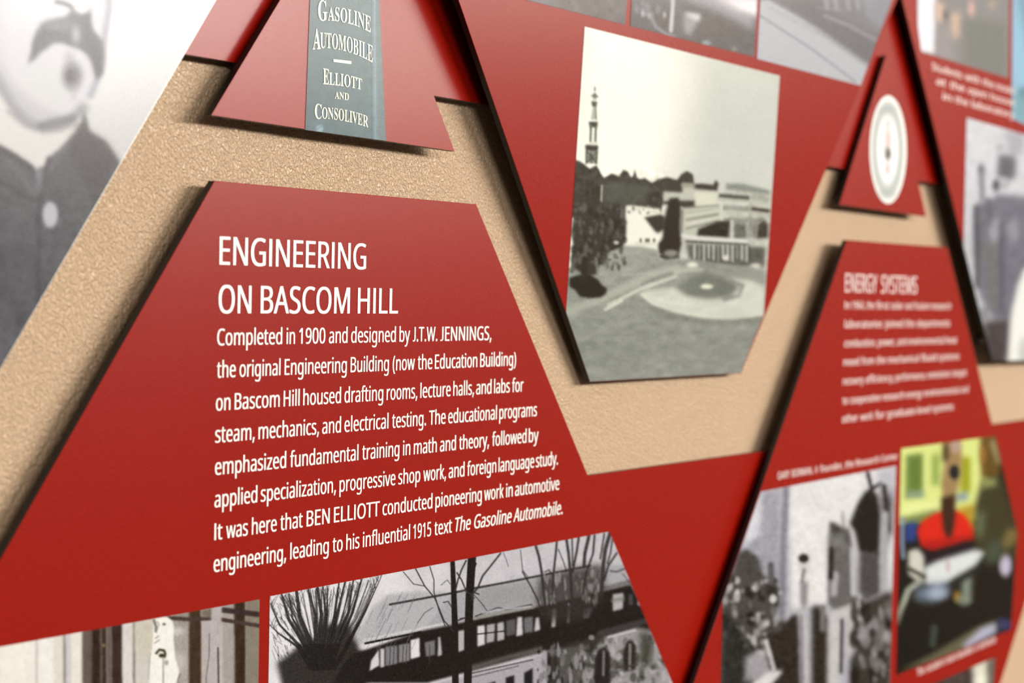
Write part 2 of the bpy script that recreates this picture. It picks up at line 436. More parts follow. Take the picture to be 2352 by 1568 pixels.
# ------------------------------------------------------------------ lettering on the large panel
def metric(plane, x, y, px):
    return float(plane.px(x, y - px)[2] - plane.px(x, y)[2])
hcap = metric(pA, 504, 607.5, 65.2); bcap = metric(pA, 493, 1240, 38.2)
HEAD = [('heading_line', [('ENGINEERING', 503.6, 840.5)], 607.6), ('heading_line', [('ON', 501.5, 577), ('BASCOM', 598.2, 803.3), ('HILL', 821.4, 914)], 719.4)]
for nm, ws, y in HEAD: text_line(nm, pA, ws, y, hcap, lettered, WHITE, offset=OH)
BODY = [
 (793.2, [('Completed', 498.3, 648), ('in', 657.7, 677.3), ('1900', 686.4, 747), ('and', 755, 798), ('designed', 806, 909), ('by', 917, 941.6), ('J.T.W.', 947.8, 1004.3), ('JENNINGS,', 1011, 1128.6)]),
 (867.5, [('the', 497.6, 541.2), ('original', 549.7, 643.9), ('Engineering', 653.2, 796.3), ('Building', 804.8, 893), ('(now', 901.5, 952.6), ('the', 959, 992.8), ('Education', 998.5, 1096), ('Building)', 1102.4, 1185)]),
 (943.2, [('on', 495.5, 529), ('Bascom', 538.5, 642.2), ('Hill', 651, 688), ('housed', 696, 783), ('drafting', 790.6, 880), ('rooms,', 887.7, 958.3), ('lecture', 965, 1034.9), ('halls,', 1040.6, 1088.4), ('and', 1093, 1128.6), ('labs', 1134.4, 1170.7), ('for', 1175.5, 1202.3)]),
 (1016.8, [('steam,', 493.8, 584.8), ('mechanics,', 593.3, 732.5), ('and', 739.6, 783), ('electrical', 790.6, 892), ('testing.', 900, 978.4), ('The', 985, 1023.4), ('educational', 1029, 1141), ('programs', 1146.4, 1232.9)]),
 (1091.0, [('emphasized', 493.4, 657), ('fundamental', 665.6, 823), ('training', 831.4, 917), ('in', 925.2, 942.2), ('math', 949.9, 1003), ('and', 1010, 1047), ('theory,', 1054, 1123), ('followed', 1129.8, 1209), ('by', 1213.9, 1236.8)]),
 (1165.6, [('applied', 492.3, 590.7), ('specialization,', 598.6, 771.4), ('progressive', 779.3, 908), ('shop', 914.4, 965), ('work,', 971.8, 1024.2), ('and', 1030, 1066.6), ('foreign', 1072.5, 1139.6), ('language', 1144.5, 1226.6), ('study.', 1230.5, 1281.4)]),
 (1240.3, [('It', 491.9, 510.4), ('was', 518.9, 568.9), ('here', 578, 635.4), ('that', 643.3, 694.9), ('BEN', 703.8, 757), ('ELLIOTT', 766.6, 871.8), ('conducted', 878.2, 992.9), ('pioneering', 999.7, 1106.3), ('work', 1111.6, 1156.6), ('in', 1162, 1177.3), ('automotive', 1182.6, 1284.3)]),
 (1314.2, [('engineering,', 490.2, 657), ('leading', 666.2, 754.9), ('to', 763.4, 786.8), ('his', 794.8, 825.4), ('influential', 833, 941.5), ('1915', 948.5, 990), ('text', 997.2, 1037.9), ('The', 1044.7, 1080.9), ('Gasoline', 1088.7, 1174.8), ('Automobile.', 1178.7, 1292)]),
]
for k, (y, ws) in enumerate(BODY):
    text_line('text_line', pA, ws, y, bcap, lettered, WHITE, italic=(7, 8, 9) if k == 7 else (), offset=OB)

# ------------------------------------------------------------------ lettering on the right-hand panel
def spread(text, xa, xb):
    """Words of a line shared out between two points in proportion to their letters."""
    ws = text.split(); n = sum(len(w) for w in ws) + 0.75 * (len(ws) - 1); out = []; x = 0
    for w in ws:
        f0 = x / n; f1 = (x + len(w)) / n; sq = lambda f: f * (1.035 - 0.035 * f)
        out.append((w, xa + (xb - xa) * sq(f0), xa + (xb - xa) * sq(f1))); x += len(w) + 0.75
    return out
eh = metric(pA2, 1945, 670, 43); eb = metric(pA2, 1945, 800, 18)
text_line('heading_line', pA2, spread('ENERGY SYSTEMS', 1941, 2106), 670.5, eh, energy, PINK, offset=OH)
EN = [('In 1964, the first solar and fusion research', 1940, 2184, 709), ('laboratories joined the departments', 1940, 2182, 753), ('combustion, power, and environmental heat', 1939, 2198, 797),
      ('moved from the mechanical fluid systems', 1937, 2203, 840), ('recovery efficiency, performance, emissions target', 1936, 2220, 884), ('to cooperative research energy environmental and', 1935, 2224, 929), ('other work for graduate-level systems', 1934, 2190, 971)]
for t, xa, xb, y in EN: text_line('text_line', pA2, spread(t, xa, xb), y, eb, energy, PINK, offset=OB)
text_line('caption_line', pA2, spread('GARY BORMAN, A founder, the Research Center', 1786, 2062), 1101, metric(pA2, 1790, 1095, 17), energy, PINK, offset=OB)
text_line('caption_line', pA2, spread('The student team builds a vehicle', 2106, 2287), 1553, metric(pA2, 2106, 1553, 17), energy, PINK, offset=OB)
for k, (xa, xb, y) in enumerate(((2140, 2330, 160), (2150, 2330, 193), (2165, 2330, 228))):
    text_line('caption_line', pV2, spread(('Students with the model', 'at the open house', 'in the laboratory')[k], xa, xb), y, metric(pV2, 2140, y, 17), farp, PINK, offset=OB)

# ------------------------------------------------------------------ picture 1: portrait (halftone enlargement, soft)
p = Paint(-2400, -900, 760, 1000, 0.4, 246).frame(0, 0, 3.136)
p.grad((560, 0), 252, (900, 1150), 214)
for y in (-1300,):                                   # ear, hair and eyes of the part above the picture's edge
    p.poly([(-260, -1250), (60, -1310), (560, -1290), (800, -1000), (830, -500), (810, -150), (-330, -150), (-330, -900)], (206, 204, 210), 6)
    p.poly([(-340, -1100), (-250, -1340), (0, -1520), (300, -1570), (600, -1500), (780, -1330), (850, -1100), (860, -700), (790, -800), (740, -1060), (500, -1150), (100, -1180), (-220, -1080), (-300, -700), (-360, -700)], (70, 66, 68), 6)
    for ex in (120, 580):
        p.line([(ex - 120, -690), (ex, -740), (ex + 130, -690)], 34, (84, 80, 82), 5)
        p.poly([(ex - 90, -560), (ex, -610), (ex + 90, -560), (ex, -520)], (232, 230, 232), 4)
        p.ell(ex, -565, 34, 36, (60, 58, 60), 4)
        p.line([(ex - 100, -565), (ex, -620), (ex + 100, -565)], 16, (80, 76, 78), 4)
    p.line([(430, -560), (420, -300), (480, -60)], 26, (170, 168, 176), 8)
face = [(-330, -1000), (805, -1000), (805, 0), (780, 200), (742, 330), (735, 480), (700, 590), (655, 680), (610, 770), (560, 850), (440, 920), (310, 910), (210, 850), (120, 740), (20, 620), (-120, 420), (-260, 60), (-320, -300)]
p.poly([(x, y) for x, y in face[2:]] + [(-330, -160), (805, -160)], (220, 219, 226), 3)
p.ell(430, 60, 330, 150, (232, 230, 236), 60, 0.8)
p.ell(330, 640, 200, 190, (219, 219, 220), 40, 0.9)
p.poly([(0, 0), (-330, -200), (-330, 300), (-120, 560), (20, 700), (60, 560)], (207, 206, 212), 14, 0.7)
p.line([(-120, 440), (0, 620), (90, 770), (190, 880), (300, 930), (420, 915), (520, 870), (598, 780)], 60, (122, 120, 128), 22, 0.72)
p.line([(-40, 480), (80, 640), (190, 740), (300, 820), (400, 850)], 60, (178, 175, 184), 30, 0.6)
p.line([(-60, 560), (60, 700), (160, 810), (250, 870)], 40, (158, 156, 164), 26, 0.5)
p.line([(300, 905), (420, 875), (520, 850)], 60, (118, 117, 122), 12, 0.8)
p.line([(790, -300), (784, 60), (764, 200), (748, 330), (738, 470), (690, 600), (650, 690)], 46, (168, 166, 178), 7, 0.85)
p.line([(800, -100), (800, 60), (780, 160)], 20, (180, 176, 192), 6, 0.8)
p.poly([(-330, 500), (-100, 560), (0, 700), (110, 850), (220, 925), (330, 950), (450, 935), (560, 870), (598, 800), (588, 880), (540, 965), (440, 1060), (372, 1130), (350, 1190), (285, 1208), (222, 1185), (100, 1112), (0, 1055), (-330, 880)], (229, 226, 224), 3)
p.line([(60, 800), (180, 905), (310, 950), (440, 935), (540, 890)], 26, (150, 148, 152), 10, 0.7)
# moustache, nostril and mouth
p.line([(405, 12), (450, 20), (500, 40), (560, 100)], 24, (88, 84, 88), 5)
p.poly([(200, 462), (226, 380), (238, 290), (262, 222), (312, 160), (400, 136), (480, 118), (505, 80), (545, 78), (590, 100), (625, 75), (648, 30), (655, 120), (660, 200), (700, 250), (742, 300), (748, 420), (738, 500), (700, 585), (680, 540), (655, 450), (622, 390), (560, 350), (500, 332), (440, 305), (380, 312), (335, 350), (300, 368), (255, 420)], (98, 95, 98), 4)
p.ell(420, 180, 110, 45, (136, 135, 137), 14, 0.7)
p.line([(240, 400), (262, 300), (330, 230), (430, 250)], 30, (84, 81, 84), 8, 0.8)
p.line([(620, 120), (640, 260), (690, 380), (712, 520)], 60, (86, 82, 84), 10, 0.75)
p.ell(548, 250, 30, 62, (196, 196, 200), 10, 0.8)
p.ell(590, 60, 55, 38, (236, 234, 238), 8)
p.line([(470, 340), (580, 375), (640, 440), (668, 540)], 26, (214, 213, 218), 8, 0.8)
p.line([(500, 410), (512, 520), (525, 620)], 60, (158, 155, 160), 20, 0.6)
p.ell(520, 545, 64, 84, (112, 108, 114), 22)
p.line([(540, 620), (530, 700)], 30, (178, 176, 180), 12, 0.6)
p.ell(500, 545, 26, 40, (88, 84, 88), 8)
# jacket
jk = [(-400, 850), (0, 1050), (100, 1108), (225, 1190), (250, 1235), (290, 1210), (345, 1190), (352, 1140), (440, 1060), (540, 965), (588, 880), (602, 788), (625, 860), (640, 945), (760, 1020), (840, 1140), (1100, 1500), (1100, 3000), (-3400, 3000), (-3000, 1900), (-2500, 1500), (-1500, 1150)]
p.poly(jk, (93, 92, 97), 2.5)
p.poly([(590, 870), (640, 950), (760, 1022), (850, 1150), (700, 1480), (600, 1300), (520, 1150), (480, 1060)], (80, 74, 76), 8, 0.9)
p.line([(0, 1062), (110, 1125), (228, 1205), (262, 1300)], 34, (72, 66, 69), 6, 0.9)
p.line([(352, 1140), (318, 1260), (300, 1420)], 30, (70, 65, 68), 6, 0.9)
p.poly([(250, 1225), (310, 1215), (300, 1330), (285, 1400), (262, 1330)], (140, 140, 148), 5)
p.line([(-200, 1200), (0, 1310), (120, 1370), (250, 1450)], 26, (64, 62, 66), 8, 0.8)
p.line([(490, 1050), (420, 1120), (360, 1230)], 26, (120, 118, 122), 8, 0.7)
p.line([(60, 1160), (160, 1260), (230, 1380)], 30, (122, 122, 126), 12, 0.6)
p.line([(285, 1400), (278, 1800), (268, 2600)], 26, (68, 65, 70), 8, 0.8)
p.noise(9, 5.5, 3, (-2600, 1350, 1100, 3000)); p.noise(40, 4, 4, (-2600, 1350, 1100, 3000))
p.ell(362, 1545, 56, 94, (196, 196, 205), 4)
p.line([(330, 1660), (380, 1680), (410, 1660)], 16, (60, 58, 62), 5, 0.7)
p.soften(1.6)
c0 = [U(1.468, -.41), U(1.0545, .0880)]; l0 = [U(.262, -.41), U(.682, .0880)]
print_mesh('portrait_print', pV0, l0, c0, p, 5.0, portrait, 'grey portrait of a moustached man in a dark buttoned jacket', gain=0.7)

# ------------------------------------------------------------------ picture 2: tall view of the square
p = Paint(1285, 50, 1800, 885, 1.0, 150).frame(1150, 0, 3.136)
p.grad((1020, 900), (243, 244, 231), (1560, 1010), (180, 183, 176))
p.grad((600, 200), (236, 238, 226), (800, 700), (240, 242, 228), 0.25)
p.poly([(1150, 330), (1500, 420), (1980, 540), (1990, 640), (1500, 560)], (205, 208, 198), 26, 0.6)
p.poly([(530, 200), (640, 200), (600, 1200), (520, 1200)], (225, 228, 214), 16, 0.6)
p.noise(60, 1.6, 5)
D = (58, 56, 50)
# tower
for x, y, w in ((678, 640, 14), (678, 690, 26)): p.line([(x, y - 10), (x, y + 10)], w, (120, 120, 112), 2)
p.line([(656, 690), (698, 694)], 12, (90, 90, 84)); p.line([(660, 715), (694, 717)], 10, (200, 200, 190))
p.poly([(652, 728), (696, 732), (690, 770), (660, 768)], (70, 70, 62))
p.poly([(664, 770), (688, 770), (694, 860), (650, 860)], (168, 170, 158)); p.line([(684, 775), (688, 860)], 7, (90, 90, 84))
p.poly([(634, 876), (700, 878), (694, 930), (684, 918), (640, 916)], D); p.line([(650, 900), (646, 1020)], 15, (92, 92, 84)); p.line([(686, 910), (682, 1020)], 15, (92, 92, 84))
p.line([(666, 930), (664, 1020)], 12, (226, 228, 214)); p.poly([(632, 1020), (700, 1022), (702, 1045), (630, 1042)], (214, 216, 204))
p.poly([(610, 1042), (704, 1048), (700, 1092), (612, 1086)], D)
p.poly([(612, 1086), (700, 1090), (694, 1180), (612, 1176)], (140, 142, 132))
for a in ((620, 1090, 690, 1170), (690, 1095, 625, 1165), (616, 1092, 616, 1176), (694, 1096, 690, 1178), (650, 1100, 655, 1170)): p.line([a[:2], a[2:]], 10, (70, 70, 62), 1.5)
p.line([(612, 1130), (696, 1136)], 7, (80, 80, 72))
# tree line
sil = [(538, 1150), (575, 1165), (605, 1185), (640, 1215), (690, 1190), (720, 1250), (745, 1280), (800, 1250), (850, 1270), (885, 1222), (915, 1235), (940, 1280), (956, 1262), (966, 1215), (982, 1275), (1000, 1290), (1040, 1282), (1090, 1318), (1130, 1290), (1200, 1275), (1270, 1295), (1300, 1255), (1340, 1230), (1385, 1255), (1395, 1325), (1440, 1320), (1530, 1330), (1550, 1295), (1572, 1320), (1560, 1375), (1400, 1365), (1390, 1400), (1180, 1400), (1150, 1568), (500, 1568)]
p.poly(sil, (62, 59, 52), 1.6)
p.noise(7, 9, 8, (500, 1200, 1200, 1568))
p.frame(1250, 350, 2.852)
p.line([(352, 110), (372, 160)], 10, D); p.poly([(372, 200), (520, 180), (560, 330), (390, 330)], (92, 98, 88), 8, 0.6); p.poly([(530, 200), (700, 190), (660, 340), (560, 340)], (98, 102, 92), 8, 0.5)
p.line([(378, 215), (374, 320)], 9, (190, 192, 178), 1.5)
# buildings
p.poly([(780, 255), (905, 262), (905, 200), (980, 205), (985, 240), (1130, 262), (1180, 275), (1190, 210), (1480, 255), (1450, 760), (1000, 720), (900, 650), (900, 400), (780, 300)], (182, 184, 172), 2)
p.poly([(900, 200), (980, 206), (982, 232), (900, 228)], (150, 152, 138))
p.poly([(1190, 205), (1300, 205), (1480, 250), (1480, 275), (1190, 240)], (128, 134, 126), 2)
p.poly([(1145, 270), (1345, 285), (1345, 312), (1145, 294)], (72, 74, 66)); p.poly([(1350, 260), (1480, 290), (1480, 325), (1350, 305)], (158, 160, 148))
p.line([(1140, 325), (1340, 340)], 9, (215, 216, 204)); p.line([(1180, 362), (1340, 372)], 32, (118, 120, 112), 2)
for x in range(1190, 1345, 22): p.line([(x, 345), (x, 385)], 8, (190, 192, 182), 1)
p.poly([(1345, 355), (1480, 372), (1480, 395), (1345, 380)], (56, 52, 46)); p.poly([(1345, 385), (1480, 400), (1478, 430), (1345, 412)], (178, 180, 168))
p.line([(1165, 330), (1160, 440)], 14, (206, 208, 196)); p.line([(1350, 330), (1345, 560)], 14, (160, 162, 150))
p.poly([(985, 258), (1135, 268), (1130, 345), (990, 350)], (205, 208, 190), 2); p.line([(985, 358), (1140, 345)], 8, (120, 122, 112))
p.poly([(920, 390), (1135, 360), (1135, 430), (930, 425)], (172, 176, 158), 2)
for k in range(4): p.line([(930, 415 + k * 28), (1140, 382 + k * 22)], 9, (118, 120, 108) if k % 2 else (210, 212, 196), 2)
p.poly([(1180, 430), (1450, 430), (1450, 560), (1180, 560)], (120, 122, 112), 3, 0.7)
p.poly([(1000, 545), (1010, 500), (1100, 465), (1140, 450), (1215, 450), (1205, 558)], (46, 43, 38), 2)
p.line([(1230, 450), (1230, 565)], 16, (198, 200, 190)); p.poly([(1250, 465), (1320, 470), (1320, 560), (1250, 560)], (96, 98, 90), 3)
p.line([(1335, 440), (1332, 620)], 16, (160, 160, 150)); p.poly([(1375, 560), (1380, 480), (1425, 428), (1470, 470), (1465, 560)], (64, 62, 56), 3)
p.line([(1385, 555), (1395, 470), (1430, 440)], 9, (170, 170, 160)); p.noise(5, 9, 21, (1150, 260, 1480, 740))
p.line([(905, 545), (1000, 560), (1330, 582)], 22, (208, 210, 202)); p.line([(930, 582), (1330, 602)], 12, (60, 60, 54))
p.poly([(930, 600), (1450, 620), (1440, 755), (1100, 735), (950, 700)], (92, 92, 86), 4)
for k in range(12): p.line([(985 + k * 31, 612), (985 + k * 31, 690 + (k % 3) * 10)], 15, (186, 188, 182) if k % 4 != 1 else (140, 140, 136), 3)
for k in range(12): p.line([(1001 + k * 31, 612), (1001 + k * 31, 700)], 8, (52, 50, 46), 2)
p.ell(1385, 740, 34, 14, (190, 190, 176), 4); p.ell(1190, 690, 22, 18, (206, 208, 196), 4)
# dark flag-like block and tall trunk
p.poly([(780, 318), (985, 315), (985, 358), (900, 362), (850, 345), (780, 345)], (62, 58, 52), 2)
p.line([(800, 345), (785, 410)], 15, (196, 196, 184)); p.line([(900, 360), (905, 450)], 14, (176, 176, 166))
# lit path
p.poly([(535, 350), (560, 345), (650, 355), (760, 370), (770, 420), (690, 430), (720, 540), (760, 540), (740, 640), (620, 610), (500, 612), (540, 560), (530, 420)], (228, 230, 216), 3)
p.dabs(26, (540, 350, 760, 400), 7, [(90, 90, 82), (160, 160, 150)], 5, 2, 0.7)
p.poly([(655, 425), (760, 405), (790, 420), (790, 500), (745, 530), (720, 510)], (56, 54, 48), 2)
for x in (632, 668, 684, 720): p.ell(x, 576, 7, 14, (60, 60, 54), 1.5)
p.line([(600, 592), (730, 602)], 10, (200, 202, 186))
p.poly([(820, 300), (880, 295), (895, 380), (890, 500), (900, 600), (880, 690), (810, 700), (750, 660), (745, 600), (775, 560), (785, 440)], (48, 44, 39), 3)
p.ell(830, 660, 46, 22, (150, 150, 140), 5, 0.8); p.line([(760, 680), (820, 705), (880, 690)], 16, (44, 40, 36), 3)
p.line([(905, 380), (900, 520)], 13, (120, 118, 110), 3)
# lawn and paths
p.poly([(150, 760), (420, 640), (520, 610), (740, 640), (760, 700), (900, 690), (1450, 770), (1450, 1110), (1300, 1460), (300, 1540), (140, 1060)], (142, 146, 138), 3)
p.poly([(420, 640), (620, 612), (740, 640), (720, 740), (520, 810), (330, 900), (300, 780)], (150, 153, 142), 6)
p.noise(16, 5.5, 9, (140, 640, 1450, 1560), sx=2.2); p.noise(6, 4, 10, (140, 640, 1450, 1560), sx=2)
p.line([(160, 1045), (400, 945), (700, 800), (870, 760)], 54, (172, 176, 162), 10, 0.75)
p.line([(420, 1000), (640, 890), (860, 812)], 22, (196, 200, 184), 4, 0.9); p.line([(400, 1030), (510, 970)], 18, (206, 208, 190), 3)
p.line([(520, 800), (760, 790), (1000, 740)], 16, (170, 172, 162), 6, 0.7)
p.line([(640, 860), (820, 790), (1000, 790)], 14, (112, 116, 108), 6, 0.6)
p.ell(970, 735, 34, 18, (214, 216, 200), 5); p.line([(860, 790), (960, 770), (1030, 770)], 26, (186, 188, 176), 8, 0.8)
p.poly([(630, 925), (660, 905), (900, 880), (1100, 850), (1250, 820), (1350, 830), (1450, 870), (1440, 1060), (1250, 1090), (1050, 1085), (850, 1040), (700, 990)], (196, 199, 187), 5)
p.poly([(900, 800), (1100, 770), (1450, 800), (1450, 870), (1340, 828), (1230, 830), (1100, 862), (860, 880)], (138, 142, 132), 8, 0.8)
p.poly([(860, 890), (930, 830), (1060, 780), (1200, 830), (1275, 880), (1230, 945), (1080, 962), (940, 940)], (112, 116, 108), 6)
p.line([(1220, 840), (1300, 870), (1275, 935), (1180, 965)], 20, (100, 104, 98), 8, 0.7)
p.line([(640, 930), (720, 990), (850, 1035), (1050, 1075), (1250, 1080), (1430, 1058)], 22, (210, 212, 198), 5, 0.9)
p.line([(700, 1020), (850, 1075), (1050, 1110), (1250, 1115), (1420, 1090)], 26, (112, 114, 106), 10, 0.7)
p.ell(1065, 878, 40, 16, (216, 218, 198), 3); p.noise(12, 4, 30, (640, 800, 1450, 1100), sx=2.4)
p.poly([(140, 1060), (700, 1030), (1050, 1120), (1440, 1110), (1300, 1460), (300, 1540)], (128, 131, 124), 20, 0.45)
p.noise(9, 5, 12, (140, 1060, 1450, 1560), sx=1.8)
# big left tree with bush
tree = [(200, 380), (250, 340), (300, 320), (380, 330), (450, 350), (510, 380), (540, 450), (535, 560), (520, 610), (430, 640), (400, 720), (360, 740), (340, 800), (260, 810), (230, 780), (180, 750), (172, 700), (190, 600), (175, 520), (190, 440)]
p.poly(tree, (58, 55, 50), 3); p.dabs(170, (185, 345, 530, 760), 11, [(104, 106, 98), (40, 38, 34), (84, 84, 76)], 6, 2, 0.6, 1.2)
p.poly([(440, 600), (520, 590), (500, 622), (420, 650)], (50, 48, 42), 3); p.ell(472, 590, 16, 12, (190, 192, 182), 3)
p.line([(340, 690), (350, 800)], 13, (120, 120, 112), 3); p.line([(200, 700), (180, 780)], 22, (90, 90, 82), 5)
p.poly([(165, 820), (230, 800), (300, 800), (350, 830), (380, 870), (412, 890), (405, 925), (370, 950), (300, 955), (235, 945), (200, 900), (165, 880)], (44, 41, 36), 2.5)
p.line([(265, 700), (262, 820)], 40, (48, 45, 40), 4); p.soften(0.8)
print_mesh('photograph_print', pV1, [(1343, 61), (1300.5, 717), (1355.5, 876)], [(1791, 174), (1754.5, 722), (1701, 856)], p, 2.4, hillp, 'black and white view of a tower, trees and a round lawn')

# ------------------------------------------------------------------ picture 3: building behind bare trees
p = Paint(605, 1205, 1630, 1730, 1.25, 204).frame(600, 1200, 4.26)
p.grad((300, 700), (212, 211, 214), (2600, 500), (186, 184, 190)); p.noise(30, 4, 41)
K = (36, 33, 31)
o = 1917
p.poly([(880, 1230), (960, 1050), (1080, 830), (1250, 700), (1560, 670), (1860, 690), (1560, 1060), (1000, 1180)], (168, 168, 172), 6)
p.poly([(1860, 690), (o + 150, 640), (o + 850, 520), (o + 1300, 430), (o + 1640, 400), (o + 1700, 600), (o + 750, 820), (o + 200, 920), (1860, 1000), (1560, 1060)], (158, 157, 162), 5)
p.poly([(o + 250, 640), (o + 740, 560), (o + 740, 800), (o + 400, 830), (o + 150, 900)], (140, 141, 142), 8, 0.7)
p.line([(1260, 800), (1560, 745), (1860, 690), (o + 150, 645), (o + 500, 580), (o + 850, 510), (o + 1300, 420)], 22, (60, 58, 58), 1.5)
# dark storey
p.poly([(880, 1290), (1560, 1060), (1860, 1000), (o + 200, 940), (o + 750, 830), (o + 1700, 600), (o + 1960, 1100), (o + 850, 1260), (o + 100, 1460), (o - 300, 1568), (700, 1568), (800, 1400)], K, 3)
p.line([(1000, 1150), (1560, 1035), (1800, 985)], 22, (196, 194, 198), 3, 0.85); p.line([(1020, 1180), (1560, 1070)], 22, K, 2)
p.line([(o + 170, 930), (o + 450, 870), (o + 740, 820)], 34, (138, 138, 132), 5); p.line([(o + 180, 915), (o + 400, 830), (o + 480, 850), (o + 730, 800)], 12, (52, 52, 56), 2)
p.line([(o + 250, 880), (o + 400, 850), (o + 720, 820)], 12, (176, 172, 184), 3)
p.line([(o + 1440, 640), (o + 1720, 570)], 40, (96, 94, 92), 6, 0.8)
def win(pts, c, sh=0): p.poly([(x + sh, y) for x, y in pts], g(c) if np.ndim(c) else (c, c - 2, c + 2), 2)
for w_, c in (([(1060, 1450), (1075, 1350), (1150, 1240), (1155, 1395)], 200), ([(1165, 1235), (1205, 1228), (1205, 1408), (1165, 1418)], 186), ([(1215, 1215), (1330, 1200), (1330, 1378), (1215, 1402)], 118),
              ([(1345, 1195), (1450, 1178), (1450, 1350), (1345, 1370)], 124), ([(1460, 1150), (1550, 1125), (1552, 1310), (1460, 1335)], 208), ([(1600, 1170), (1700, 1150), (1700, 1290), (1612, 1312)], 110), ([(1730, 1120), (1752, 1115), (1770, 1290), (1728, 1308)], 168),
              ([(1925, 1060), (1985, 1048), (1985, 1245), (1925, 1265)], 168)): win(w_, c)
for w_, c in (([(200, 1012), (268, 1000), (272, 1190), (200, 1212)], 196), ([(290, 1000), (370, 985), (362, 1160), (288, 1178)], 158), ([(392, 985), (455, 968), (462, 1140), (392, 1160)], 168), ([(590, 925), (635, 920), (642, 1095), (578, 1112)], 190),
              ([(655, 930), (742, 918), (742, 1068), (658, 1080)], 104), ([(770, 930), (800, 925), (812, 1045), (755, 1065)], 184), ([(480, 960), (570, 940), (570, 1090), (480, 1110)], 84), ([(930, 850), (975, 840), (960, 1015), (925, 1025)], 172), ([(1085, 830), (1106, 828), (1096, 980), (1078, 980)], 126),
              ([(1525, 700), (1628, 688), (1620, 840), (1525, 865)], 166), ([(1240, 840), (1320, 830), (1290, 930), (1230, 940)], 84), ([(1680, 700), (1720, 695), (1720, 800), (1680, 810)], 70), ([(1768, 760), (1790, 760), (1795, 805), (1770, 812)], 170)): win(w_, c, o)
p.line([(o + 200, 1090), (o + 460, 1060)], 12, K, 1.5); p.line([(o + 1525, 760), (o + 1620, 745)], 40, (110, 112, 104), 8, 0.7)
for x in (1265, 1300, 1390, 1425, 1650): p.line([(x, 1200), (x - 8, 1380)], 9, (64, 60, 62), 2, 0.8)
# lower storey
p.poly([(o + 100, 1410), (o + 560, 1280), (o + 850, 1205), (o + 860, 1260), (o + 480, 1340), (o + 100, 1460)], (92, 90, 88), 5)
p.poly([(o + 110, 1490), (o + 560, 1385), (o + 860, 1270), (o + 900, 1568), (o + 900, 2300), (o - 500, 2300), (o - 200, 1568)], (160, 156, 164), 4)
p.line([(o + 110, 1520), (o + 600, 1400)], 12, (96, 94, 98), 2); p.line([(o + 110, 1480), (o + 740, 1340)], 12, (60, 58, 58), 2)
for pts in ([(250, 1590), (375, 1550), (375, 2000), (250, 2000)], [(475, 1515), (560, 1490), (560, 2000), (480, 2000)], [(655, 1470), (740, 1420), (745, 2000), (660, 2000)], [(880, 1260), (1000, 1330), (1010, 2000), (880, 2000)]): win(pts, 36, o)
p.poly([(o + 880, 1250), (o + 1480, 1080), (o + 1250, 2300), (o + 950, 2300)], (60, 58, 54), 6, 0.85)
p.dabs(70, (o + 780, 1180, o + 1330, 1600), 16, [(150, 148, 154), (110, 108, 108), (30, 28, 26)], 9, 2, 0.65, 2.2)
p.poly([(o + 1460, 1110), (o + 1750, 1025), (o + 1900, 1050), (o + 2060, 1430), (o + 2180, 2300), (o + 1200, 2300), (o + 1240, 1480), (o + 1290, 1320)], (140, 138, 140), 5)
p.dabs(150, (o + 1260, 1120, o + 2040, 1650), 22, [(176, 172, 178), (86, 86, 80), (48, 48, 42)], 10, 2, 0.6, 1.3)
p.line([(o + 1400, 1080), (o + 1860, 960)], 56, (60, 58, 58), 6); p.line([(o + 1480, 1120), (o + 1740, 1050)], 20, (186, 182, 190), 3)
p.poly([(o + 1340, 2000), (o + 1340, 1330), (o + 1380, 1240), (o + 1440, 1210), (o + 1490, 1260), (o + 1505, 1340), (o + 1500, 1500), (o + 1440, 2000)], (40, 37, 38), 3); p.line([(o + 1435, 1260), (o + 1430, 1490)], 20, (120, 118, 118), 4)
p.poly([(o + 1625, 1460), (o + 1620, 1250), (o + 1660, 1160), (o + 1700, 1140), (o + 1752, 1200), (o + 1745, 1440)], (44, 42, 38), 3); p.line([(o + 1692, 1190), (o + 1688, 1430)], 20, (132, 130, 128), 4)
p.poly([(o + 1780, 1080), (o + 1860, 1060), (o + 1920, 1180), (o + 1900, 1400), (o + 1780, 1380)], (58, 58, 50), 8, 0.8); p.line([(o + 1935, 1200), (o + 1945, 1330)], 22, (150, 148, 150), 5)
p.line([(o + 1560, 1420), (o + 1760, 1390)], 22, (60, 56, 58), 4)
# big tree at left
mass = [(150, 1370), (240, 1310), (330, 1235), (420, 1150), (520, 1140), (600, 1020), (700, 980), (780, 1000), (850, 960), (900, 1100), (960, 1240), (1060, 1300), (1000, 1420), (1040, 1568), (1100, 2300), (250, 2300), (200, 1568)]
p.poly(mass, K, 7, 0.93)
top = [(40, 960, 4), (90, 790, 8), (200, 705, 20), (270, 690, 8), (345, 670, 30), (460, 650, 16), (550, 640, 24), (600, 630, 14), (645, 620, 10), (760, 595, 14), (820, 580, 16), (900, 565, 14), (985, 548, 14), (1180, 515, 6), (1150, 530, 6)]
rr = random.Random(5)
for i, (x, y, w_) in enumerate(top):
    bx = 480 + (x - 480) * 0.42 + 60; by = 1150 + abs(x - 550) * 0.12
    mx_ = (x + bx) / 2 + rr.uniform(-25, 25) - (30 if x < 400 else -20); my = (y + by) / 2
    p.line([(x, y), (mx_, my), (bx, by), (bx + (600 - bx) * 0.5, 1420)], w_, K, 1.2, 0.92, w_ + 34)
    for _ in range(5):
        t = rr.uniform(0.05, 0.8); sx_ = x + (mx_ - x) * t; sy_ = y + (my - y) * t
        p.line([(sx_ + rr.uniform(-70, 70), sy_ - rr.uniform(60, 170)), (sx_, sy_)], 4, (70, 68, 72), 1, 0.8, 8)
